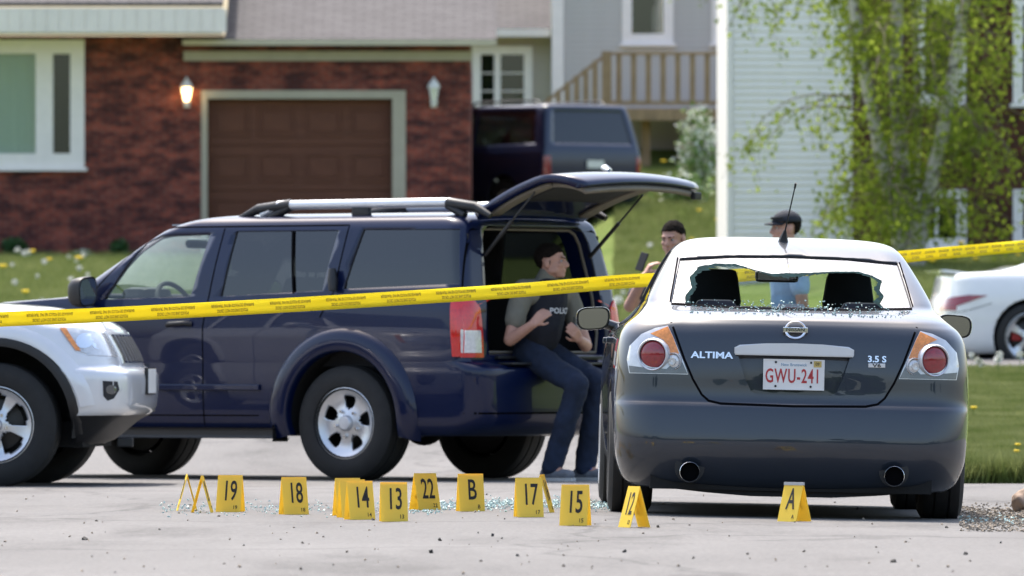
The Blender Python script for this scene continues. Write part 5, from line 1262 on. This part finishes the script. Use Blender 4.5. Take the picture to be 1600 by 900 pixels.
# ================= police tape
TP_ = [(-90, 503.5, 46.4), (0, 499, 46.7), (150, 492.5, 47.2), (400, 479.5, 48.1), (600, 467.5, 48.9), (800, 454.5, 49.7), (980, 439.5, 50.4), (1100, 434, 51.2), (1250, 422, 53.0), (1410, 401.5, 56.0), (1600, 384.5, 60.0), (1720, 374, 62.5)]
C_ = catmull([tuple(P(*t)) for t in TP_], 10); seg = np.linalg.norm(np.diff(C_, axis=0), axis=1); cum = np.concatenate([[0], np.cumsum(seg)])
def tape_at(s):
    i = int(min(max(np.searchsorted(cum, s)-1, 0), len(C_)-2)); t = (s-cum[i])/seg[i]; return Vector(C_[i])*(1-t)+Vector(C_[i+1])*t, Vector(C_[i+1]-C_[i]).normalized()
tw = lambda s: .10*math.sin(s*1.1+.4)+.05*math.sin(s*2.7)
bm = bmesh.new(); prev = None; NS = 260
for k in range(NS+1):
    s = cum[-1]*k/NS; c, t = tape_at(s); n = Vector((0, -1, 0)); up = (Vector((0, 0, 1))-t*t.z).normalized(); sd_ = t.cross(up)
    up = (up*math.cos(tw(s))+sd_*math.sin(tw(s))).normalized(); row = [bm.verts.new(c+up*.0385*q+sd_*.0025*math.cos(q*2.2+s*3)) for q in (-1, -.33, .33, 1)]
    if prev:
        for i in range(3): bm.faces.new((prev[i], row[i], row[i+1], prev[i+1]))
    prev = row
tape_o = tape_at(0)[0]
tape = mark(fin('police_tape', bm, 'tape_yellow', None, 60, solid=.0006), 'yellow police line tape stretched across the whole scene', 'tape')
s = .12
while s < cum[-1]-.3:
    c, t = tape_at(s+.18); up = (Vector((0, 0, 1))-t*t.z).normalized(); sd_ = t.cross(up); up = (up*math.cos(tw(s+.18))+sd_*math.sin(tw(s+.18))).normalized(); nf = t.cross(up).normalized()
    if nf.y > 0: nf = -nf
    # lettering runs upside down: right-hand axis -t, up axis -up
    M3 = Matrix((-t, -up, nf)).transposed().to_4x4()
    for txt, dv, sx in (('POLICE LINE DO NOT CROSS', -.011, .80), ('BARRAGE DE POLICE NE PAS TRAVERSER', .016, .80)):
        text(txt, .0225, 'tape_lettering', 'tape_ink', tape, Matrix.Translation(c+up*dv+nf*.0045) @ M3, sx, .0, .0003)
    s += .455

# ================= numbered evidence markers
def leaf_pts(h, d, w_): return None
MH, MD, MW = .190, .052, .131
mk = [('20', 292, 798, -85, 'edge-on evidence tent touching the one beside marker 19, farther from the 19'), ('21', 316, 801, 86, 'edge-on evidence tent standing next to marker 19'), ('19', 360, 800, -13, 'yellow evidence marker 19 next to the edge-on pair'), ('18', 459, 804, 17, 'yellow evidence marker 18 standing alone between 19 and 14'),
      ('10', 543, 806, 17, 'mostly hidden evidence marker rearmost behind marker 14'), ('11', 550, 809, 17, 'half hidden evidence marker directly behind marker 14'), ('14', 562, 812, 18, 'yellow evidence marker 14 with two others tucked behind it'), ('13', 615, 815, 6, 'yellow evidence marker 13 between markers 14 and 22'),
      ('22', 664, 797, 30, 'yellow evidence marker 22 between markers 13 and B'), ('B', 735, 799, 11, 'yellow evidence marker with the letter B'), ('17', 826, 808, 10, 'yellow evidence marker 17 with another peeping out behind'), ('16', 847, 801, 80, 'evidence marker peeping out behind marker 17'),
      ('15', 899, 821, -12, 'yellow evidence marker 15 between marker 17 and the sedan'), ('12', 991, 824, -66, 'yellow evidence marker 12 beside the sedan rear tyre'), ('A', 1241, 815, -48, 'grey-topped evidence marker with the letter A behind the sedan')]
lm = None
for lab, px, py, yaw, ds in mk:
    Y_ = FPX*CH/(py-YH); x = (px-800)/FPX*Y_
    for _ in range(3): Y_ = FPX*(CH-gz(x, Y_))/(py-YH); x = (px-800)/FPX*Y_
    root = mark(empty('evidence_marker', (x, Y_, gz(x, Y_)+.001), R(yaw)), ds, 'marker', 'evidence markers on the road')
    if lm is None:
        bm = bmesh.new(); t_ = .0028
        prism(bm, [(0, MH), (-MD, 0), (-MD+t_, 0), (0, MH-.010)], 0, -MW/2, MW/2)
        bmesh.ops.recalc_face_normals(bm, faces=bm.faces[:]); lm = bpy.data.meshes.new('leaf'); bm.to_mesh(lm); bm.free(); lm.materials.append(MATS['marker_yellow'])
    for a in (0, math.pi):
        lf = inst('leaf', lm, root, rot=(0, 0, a)); L_ = math.hypot(MH, MD)
        u = Vector((0, MD, MH))/L_; nn = Vector((0, -MH, MD))/L_; M3 = Matrix((Vector((1, 0, 0)), u, nn)).transposed().to_4x4(); base = Vector((0, -MD, 0))
        text(lab, .150, 'number', 'ink', lf, Matrix.Translation(base+u*.108+nn*.0008+Vector((.004, 0, 0))) @ M3, .52 if len(lab) > 1 else .58, .0004, .0016)
        text(lab, .028, 'small_number', 'ink', lf, Matrix.Translation(base+u*.024+nn*.0008+Vector((.036, 0, 0))) @ M3, .9, .0004, .0002)
    if lab == 'A': fin('worn_top', boxes((-MW/2-.001, MW/2+.001, -.006, .006, MH-.014, MH+.001)), 'marker_worn', root)

# ================= glass and grit on the road
def crumbs(name, n, gen, smin, smax, m, label, cat, flat=.7):
    cube = np.array([(-1, -1, -1), (1, -1, -1), (1, 1, -1), (-1, 1, -1), (-1, -1, 1), (1, -1, 1), (1, 1, 1), (-1, 1, 1)])*.5
    fc = np.array([(0, 3, 2, 1), (4, 5, 6, 7), (0, 1, 5, 4), (1, 2, 6, 5), (2, 3, 7, 6), (3, 0, 4, 7)]); VV, FF = [], []
    for k in range(n):
        x, y = gen(); s_ = rng.uniform(smin, smax); q = np.linalg.qr(rng.normal(size=(3, 3)))[0]
        VV.append((cube*np.array((s_*rng.uniform(.6, 1.6), s_, s_*flat))) @ q.T+np.array((x, y, gz(x, y)+s_*.3))); FF.append(fc+8*k)
    me = bpy.data.meshes.new(name); me.from_pydata(np.concatenate(VV).tolist(), [], np.concatenate(FF).tolist())
    return mark(link_mesh(name, me, m), label, cat, kind='stuff')
def px_gen(px0, px1, py0, py1, gauss=False):
    def g():
        py = rng.uniform(py0, py1) if not gauss else min(py1+6, max(py0-8, rng.normal((py0+py1)/2, (py1-py0)/3.2))); px = rng.uniform(px0, px1); Y_ = FPX*CH/(py-YH); return (px-800)/FPX*Y_, Y_
    return g
crumbs('broken_glass', 1500, px_gen(640, 965, 790, 804, True), .004, .011, 'shard', 'greenish safety glass crumbs strewn beside the sedan', 'glass')
crumbs('broken_glass', 500, px_gen(250, 700, 788, 806, True), .003, .009, 'shard', 'thin scatter of glass crumbs among the markers', 'glass')
crumbs('broken_glass', 220, px_gen(1500, 1620, 803, 812, True), .004, .012, 'shard', 'glass crumbs by the gravel patch right of the sedan', 'glass')
crumbs('road_grit', 160, px_gen(-40, 1640, 775, 900), .003, .010, 'gravel', 'small stones and grit lying on the asphalt', 'grit')
crumbs('road_grit', 22, px_gen(-40, 1640, 790, 900), .006, .016, 'ink', 'dark specks of debris on the asphalt', 'grit')
crumbs('gravel', 2600, px_gen(1500, 1690, 790, 822, True), .003, .013, 'gravel', 'tan gravel patch at the road edge right of the sedan', 'gravel')
c0 = P(1604, 792, 48.3); bm = bmesh.new(); bmesh.ops.create_icosphere(bm, subdivisions=4, radius=1.0)
from mathutils import noise as mnoise
for v in bm.verts: k = 1+.22*mnoise.noise(v.co*1.6)+.08*mnoise.noise(v.co*5); v.co = Vector((v.co.x*.075*k, v.co.y*.09*k, v.co.z*.075*k))
rk = mark(fin('rock', bm, 'rock', None, 60), 'reddish brown rock at the road edge', 'rock'); rk.location = (c0.x, c0.y, gz(c0.x, c0.y)+.05)

# ================= people
def head_mesh(bm, M):
    """adds a head in its own frame: face towards -y, up +z, centre of skull at origin"""
    def E(c, r): ellipsoid(bm, M @ Vector(c), r, M.to_3x3())
    E((0, .012, .030), (.074, .094, .086)); E((0, -.022, -.030), (.062, .070, .078)); E((0, -.040, -.072), (.045, .045, .034)); E((0, -.074, -.088), (.022, .018, .018))
    E((0, -.078, .022), (.052, .018, .016))            # brow
    for s_ in (-1, 1): E((s_*.036, -.066, -.022), (.024, .020, .020)); E((s_*.076, .012, -.010), (.012, .022, .033)); E((s_*.050, -.020, -.058), (.022, .040, .024))
    capsule(bm, M @ Vector((0, -.088, .012)), M @ Vector((0, -.107, -.026)), .0095, .0145); E((0, -.098, -.032), (.018, .014, .010))
    E((0, -.086, -.056), (.024, .014, .007)); E((0, -.083, -.068), (.021, .014, .007))
def head_extras(root, M, off, hairline=.052, beard=False, cap=None):
    T = Matrix.Translation(-off)
    for s_ in (-1, 1):
        bm = bmesh.new(); ellipsoid(bm, (T @ M) @ Vector((s_*.031, -.076, .004)), (.014, .010, .009), M.to_3x3(), 12); e = fin('eye', bm, 'eye_white', root, 60)
        bm = bmesh.new(); ellipsoid(bm, (T @ M) @ Vector((s_*.031, -.0835, .004)), (.006, .004, .006), M.to_3x3(), 10); fin('iris', bm, 'ink', e, 60)
        bm = bmesh.new(); capsule(bm, (T @ M) @ Vector((s_*.016, -.094, .022)), (T @ M) @ Vector((s_*.048, -.080, .024)), .005, .0035, 8); fin('eyebrow', bm, 'hair', root, 60)
    bm = bmesh.new(); bmesh.ops.create_uvsphere(bm, u_segments=72, v_segments=56, radius=1.0); dead = []
    for v in bm.verts:
        d = v.co.copy(); v.co = Vector((d.x*.0795, d.y*.100+.013, d.z*.092+.032)); k = .004*mnoise.noise(v.co*60)+.003*mnoise.noise(v.co*140); v.co += d*k
        y_, ax_ = v.co.y, abs(v.co.x); jit = .006*mnoise.noise(v.co*45)
        if y_ < -.055: lim = hairline+.012*(1-ax_/.08)
        elif y_ < -.012: lim = hairline-(y_+.055)/.043*.028
        elif y_ < .004: lim = -.022 if ax_ > .05 else hairline
        elif y_ < .036: lim = .026
        else: lim = .026-min(1, (y_-.036)/.02)*.085
        lim += jit
        if v.co.z < lim: dead.append(v)
    bmesh.ops.delete(bm, geom=dead, context='VERTS'); bm.transform(T @ M); fin('hair', bm, 'hair', root, 60, solid=.008)
    if cap:
        bm = bmesh.new(); bmesh.ops.create_uvsphere(bm, u_segments=36, v_segments=20, radius=1.0)
        bmesh.ops.delete(bm, geom=[v for v in bm.verts if v.co.z < -.02], context='VERTS')
        for v in bm.verts: v.co = Vector((v.co.x*.089, v.co.y*.108+.010, v.co.z*.084+.046))
        bm.transform(T @ M); c_ = fin('cap', bm, cap, root, 60, solid=.004)
        bm = bmesh.new(); g = []
        for i in range(5):
            r_ = i/4; g.append([bm.verts.new((.078*math.cos(R(200+140*k/14))*(1-.05*r_), .012+(.100+.072*r_)*math.sin(R(200+140*k/14)), .050-.020*r_-.012*math.cos(R(200+140*k/14))**2)) for k in range(15)])
        for i in range(4):
            for k in range(14): bm.faces.new((g[i][k], g[i][k+1], g[i+1][k+1], g[i+1][k]))
        bm.transform(T @ M); fin('peak', bm, cap, c_, 60, solid=.004)
        bm = bmesh.new(); tube(bm, [(T @ M) @ Vector((.080*math.sin(a), .010-.112*math.cos(a)*1.0, .075-.004*math.cos(a))) for a in np.linspace(-1.1, 1.1, 13)], .010, 6); fin('sunglasses_on_cap', bm, 'ink', c_, 60)
def frame(F, up=Vector((0, 0, 1)), c=Vector((0, 0, 0))):
    y = -Vector(F).normalized(); x = y.cross(up).normalized(); z = x.cross(y); return Matrix.Translation(c) @ Matrix((x, y, z)).transposed().to_4x4()
def hand(bm, wrist, tip, palm_n, curl=.6, k=1.0, thumb_side=1):
    """palm, four fingers of different length bent at the knuckles, thumb off the side"""
    w_, t = Vector(wrist), (Vector(tip)-Vector(wrist)).normalized(); n = Vector(palm_n); n = (n-t*n.dot(t)).normalized(); s_ = t.cross(n)
    kn = w_+t*.085*k
    for q in (-.028, -.010, .010, .028): capsule(bm, w_+s_*q*.6, kn+s_*q, .014, .0125)
    for i, (q, ln) in enumerate(((-.031, .066), (-.0105, .076), (.0105, .072), (.031, .056))):
        p = kn+s_*q; d = t.copy()
        for j, fr in enumerate((.45, .32, .23)):
            d = (d*math.cos(curl*.75)+n*math.sin(curl*.75)).normalized(); e = p+d*ln*fr*k; capsule(bm, p, e, .0092-.0008*j, .0086-.0008*j, 8); p = e
    b = w_+t*.03-s_*.026*thumb_side; d = (t*.6-s_*.65*thumb_side+n*.45).normalized(); e = b+d*.036; capsule(bm, b, e, .013, .0105, 8); d2 = (t*.8-s_*.15*thumb_side+n*.55).normalized(); capsule(bm, e, e+d2*.032, .0105, .009, 8)
def person(label, base, J, F_body, F_head, clothes, cap=None, hairline=.052, hands=True, sit=False):
    base = Vector(base); root = mark(empty('person', base), label, 'person'); V = {k: Vector(v) for k, v in J.items()}
    HM = frame(F_head, c=V['head'])
    fb = Vector(F_body).normalized()
    def limbs(bm, r, parts):
        for a, b, ra, rb in parts: capsule(bm, V[a], V[b], ra+r, rb+r)
    torso = [('pelvis', 'waist', .125, .120), ('waist', 'chest', .118, .130), ('chest', 'shR', .115, .062), ('chest', 'shL', .115, .062), ('chest', 'neck', .10, .062), ('hipR', 'pelvis', .10, .115), ('hipL', 'pelvis', .10, .115)]
    arms = [('shR', 'elR', .056, .043), ('elR', 'wrR', .043, .029), ('shL', 'elL', .056, .043), ('elL', 'wrL', .043, .029)]
    legs = [('hipR', 'knR', .092, .060), ('knR', 'anR', .058, .038), ('hipL', 'knL', .092, .060), ('knL', 'anL', .058, .038)]
    feet = [('anR', 'toR', .042, .036), ('anL', 'toL', .042, .036)]
    bm = bmesh.new(); limbs(bm, -.008, torso+legs); limbs(bm, 0, arms); limbs(bm, -.006, feet); capsule(bm, V['neck'], V['head']+Vector((0, 0, -.03)), .062, .056); head_mesh(bm, HM)
    for sd in 'RL':
        if ('tip'+sd) in V: hand(bm, V['wr'+sd], V['tip'+sd], V['pn'+sd], .7, 1.0, 1 if sd == 'R' else -1)
    me = remesh(bm, .0065, 3); me.transform(Matrix.Translation(-base)); link_mesh('body', me, 'skin', root, 60)
    def cloth(name, parts, r, m, disp=.006, vox=.012, extra=None, dscale=9):
        bm = bmesh.new(); limbs(bm, r, parts)
        if extra: extra(bm)
        me = remesh(bm, vox, 4, disp, dscale); me.transform(Matrix.Translation(-base)); return link_mesh(name, me, m, root, 60)
    V['slR'] = V['shR'].lerp(V['elR'], .62); V['slL'] = V['shL'].lerp(V['elL'], .62)
    top_parts = torso[:5]+[('pelvis', 'hipR', .118, .10), ('pelvis', 'hipL', .118, .10)]
    if clothes['sleeve'] == 'short': top_parts += [('shR', 'slR', .064, .060), ('shL', 'slL', .064, .060)]
    else: top_parts += [('shR', 'elR', .064, .052), ('elR', 'wrR', .052, .038), ('shL', 'elL', .064, .052), ('elL', 'wrL', .052, .038)]
    if sit: top_parts = [p for p in top_parts if p[0] != 'pelvis' or p[1] == 'waist']
    cloth('shirt', top_parts, .010, clothes['shirt'], .007)
    V['kuR'] = V['anR']+Vector((0, 0, .0)); tr = torso[5:]+[('pelvis', 'waist', .13, .112)]+[('hipR', 'knR', .098, .074), ('knR', 'anR', .074, .066), ('hipL', 'knL', .098, .074), ('knL', 'anL', .074, .066)]
    cloth('jeans', tr, .004, clothes['jeans'], .009, .012, None, 12)
    for sd in 'RL':
        d = (V['to'+sd]-V['an'+sd]); d.z = 0; d.normalize(); a0 = V['an'+sd]; zf = V['to'+sd].z-.03; bm = bmesh.new()
        capsule(bm, Vector((a0.x, a0.y, zf+.045))-d*.045, Vector((a0.x, a0.y, zf+.04))+d*.15, .045, .036); capsule(bm, a0+Vector((0, 0, .0)), Vector((a0.x, a0.y, zf+.05)), .05, .048)
        for v in bm.verts: v.co.z = max(v.co.z, zf+.012)
        me = remesh(bm, .008, 2); me.transform(Matrix.Translation(-base)); sh = link_mesh('shoe', me, clothes['shoe'], root, 60)
        bm = bmesh.new(); o_ = Vector((a0.x, a0.y, 0)); sv_ = d.cross(Vector((0, 0, 1))); A = []
        for q, hw in ((-.09, .025), (-.07, .042), (.0, .044), (.09, .050), (.15, .046), (.185, .025)): A.append((o_+d*q+sv_*hw, o_+d*q-sv_*hw))
        pts = [a for a, b in A]+[b for a, b in A[::-1]]; lo_ = [bm.verts.new((p.x, p.y, zf-.004)) for p in pts]; hi_ = [bm.verts.new((p.x, p.y, zf+.022)) for p in pts]; bm.faces.new(lo_[::-1]); bm.faces.new(hi_)
        for i in range(len(pts)): bm.faces.new((lo_[i], lo_[(i+1) % len(pts)], hi_[(i+1) % len(pts)], hi_[i]))
        fin('sole', bm, 'sole', sh, off=-base)
        bm = bmesh.new(); tube(bm, [o_+d*(.03+.03*k)+sv_*(.03 if k % 2 else -.03)+Vector((0, 0, zf+.088-.012*k)) for k in range(4)], .008, 6); fin('laces', bm, 'shoe_blue', sh, off=-base)
    if clothes.get('vest'):
        def vx(bm):
            for z_ in (0, .5): pass
        V['vc'] = V['chest']+fb*.035; V['vw'] = V['waist']+fb*.035; V['vR'] = V['chest'].lerp(V['shR'], .5)+fb*.03+Vector((0, 0, .02)); V['vL'] = V['chest'].lerp(V['shL'], .5)+fb*.03+Vector((0, 0, .02)); V['vp'] = V['pelvis'].lerp(V['waist'], .55)+fb*.03
        vest = cloth('vest', [('vp', 'vw', .135, .140), ('vw', 'vc', .140, .135), ('vc', 'vR', .115, .055), ('vc', 'vL', .115, .055)], .010, 'vest_navy', .004)
        return root, V, vest, HM
    head_extras(root, HM, base, hairline, cap=cap)
    return root, V, None, HM
# seated officer on the rear bumper of the navy car
def W(px, py, Y): return P(px, py, Y)
J = dict(pelvis=W(836, 540, 58.96), waist=W(838, 508, 58.95), chest=W(848, 466, 58.95), neck=W(855, 432, 58.94), head=W(861, 409, 58.93),
         shR=W(817, 453, 58.80), shL=W(884, 452, 59.10), elR=W(797, 531, 58.70), wrR=W(832, 507, 58.60), elL=W(915, 540, 59.05), wrL=W(905, 530, 58.84),
         hipR=W(825, 552, 58.88), hipL=W(848, 550, 59.03), knR=W(903, 600, 58.62), anR=W(862, 730, 58.68), toR=W(885, 741, 58.60), knL=W(935, 598, 58.80), anL=W(914, 730, 58.86), toL=W(940, 742, 58.80),
         tipR=W(851, 488, 58.60), pnR=Vector((.35, .9, -.1)), tipL=W(896, 516, 58.74), pnL=Vector((-.3, .9, 0)))
FB = Vector((.80, -.60, 0))
for k in ('toR', 'toL'): J[k].z = .036
root, V, vest, HM = person('seated officer in olive T-shirt, dark POLICE vest and jeans on the tailgate sill', (V_ := W(836, 752, 58.8)), J, FB, Vector((.97, -.22, .02)), dict(shirt='tshirt_olive', jeans='denim', shoe='shoe_grey', sleeve='short', vest=True), sit=True)
head_extras(root, HM, Vector(root.location))
nv = Vector((.62, -.78, .05)).normalized(); upv = Vector((0, 0, 1)); xv = upv.cross(nv).normalized(); M3 = Matrix((xv, nv.cross(xv), nv)).transposed().to_4x4()
bv = BVHTree.FromPolygons([v.co for v in vest.data.vertices], [p.vertices[:] for p in vest.data.polygons])
def vest_text():
    c0 = Vector((0, 0, CH)); dr = (W(876, 486, 58.6)-c0).normalized(); c, _, _, _ = bv.ray_cast(c0-Vector(root.location)+dr*50, dr); cu = bpy.data.curves.new('t', 'FONT'); cu.body = 'POLICE'; cu.size = .052; cu.align_x = 'CENTER'; cu.align_y = 'CENTER'; cu.offset = .0012; cu.resolution_u = 2
    me = bake(bpy.data.objects.new('t', cu))
    bm = bmesh.new(); bm.from_mesh(me); bmesh.ops.triangulate(bm, faces=bm.faces[:])
    for v in bm.verts:
        p = c+(M3 @ v.co); l_, n_, _, _ = bv.ray_cast(p+nv*.6, -nv)
        v.co = (l_+nv*.008) if l_ else p
    me.materials.clear(); fin('lettering', bm, 'print_white', vest, normals=False)
vest_text()
bm = bmesh.new(); c = W(897, 512, 58.80)-Vector(root.location); ellipsoid(bm, c, (.02, .02, .035)); tube(bm, [c+Vector((0, 0, .03)), c+Vector((0, 0, .07))], .006, 6); rd = fin('radio', bm, 'dark_metal', vest, 60)
# standing man at the sedan's far corner, hand raised
def stand(px, py_top, Y, F, raise_hand=None):
    z0 = gz((px-800)/FPX*Y, Y); top = P(px, py_top, Y).z; H = top-z0; c = P(px, py_top, Y); F = Vector(F).normalized(); Rr = Vector((F.y, -F.x, 0)); g = Vector((c.x, c.y, z0))
    a = lambda f, r, u: g+F*f+Rr*r+Vector((0, 0, u*H))
    J = dict(pelvis=a(0, 0, .53), waist=a(0, 0, .62), chest=a(.01, 0, .745), neck=a(.0, 0, .84), head=a(.03, 0, .935), shR=a(0, .17, .81), shL=a(0, -.17, .81), elR=a(-.02, .23, .63), elL=a(-.02, -.23, .63), wrR=a(.08, .22, .49), wrL=a(.08, -.22, .49),
             hipR=a(0, .09, .51), hipL=a(0, -.09, .51), knR=a(.02, .11, .28), knL=a(.02, -.11, .28), anR=a(-.02, .12, .05), anL=a(-.02, -.12, .05), toR=a(.12, .13, .021), toL=a(.12, -.13, .021))
    J['tipR'] = J['wrR']+Vector((0, 0, -.1))+F*.02; J['tipL'] = J['wrL']+Vector((0, 0, -.1))+F*.02; J['pnR'] = -Rr; J['pnL'] = Rr
    return J, g, F
J, g, F = stand(1054, 347, 62.0, (-.35, -.93, 0))
J['elR'] = P(984, 478, 61.7); J['wrR'] = P(1006, 432, 61.6); J['tipR'] = P(1018, 412, 61.6); J['pnR'] = Vector((.9, .2, 0))
J['shR'] = P(1014, 440, 61.95); J['elL'] = P(1100, 482, 61.8)
person('dark haired man raising his hand beside the far side of the sedan', g, J, F, Vector((-.45, -.85, -.18)), dict(shirt='shirt_dark', jeans='denim', shoe='shoe_grey', sleeve='short'))
ph = mark(fin('phone', boxes((-.006, .006, -.035, .035, -.065, .065), bev=.004), 'ink'), 'black phone held up in the raised hand of the dark haired man', 'phone'); ph.location = P(1003, 409, 61.52); ph.rotation_euler = (.2, .3, .8)
J, g, F = stand(1234, 331, 64.0, (-.95, -.28, 0))
person('man in a dark baseball cap and light blue shirt behind the sedan roof', g, J, F, Vector((-.96, -.26, .0)), dict(shirt='shirt_lightblue', jeans='denim', shoe='shoe_grey', sleeve='short'), cap='cap_navy')

bpy.data.scenes.remove(WORK)
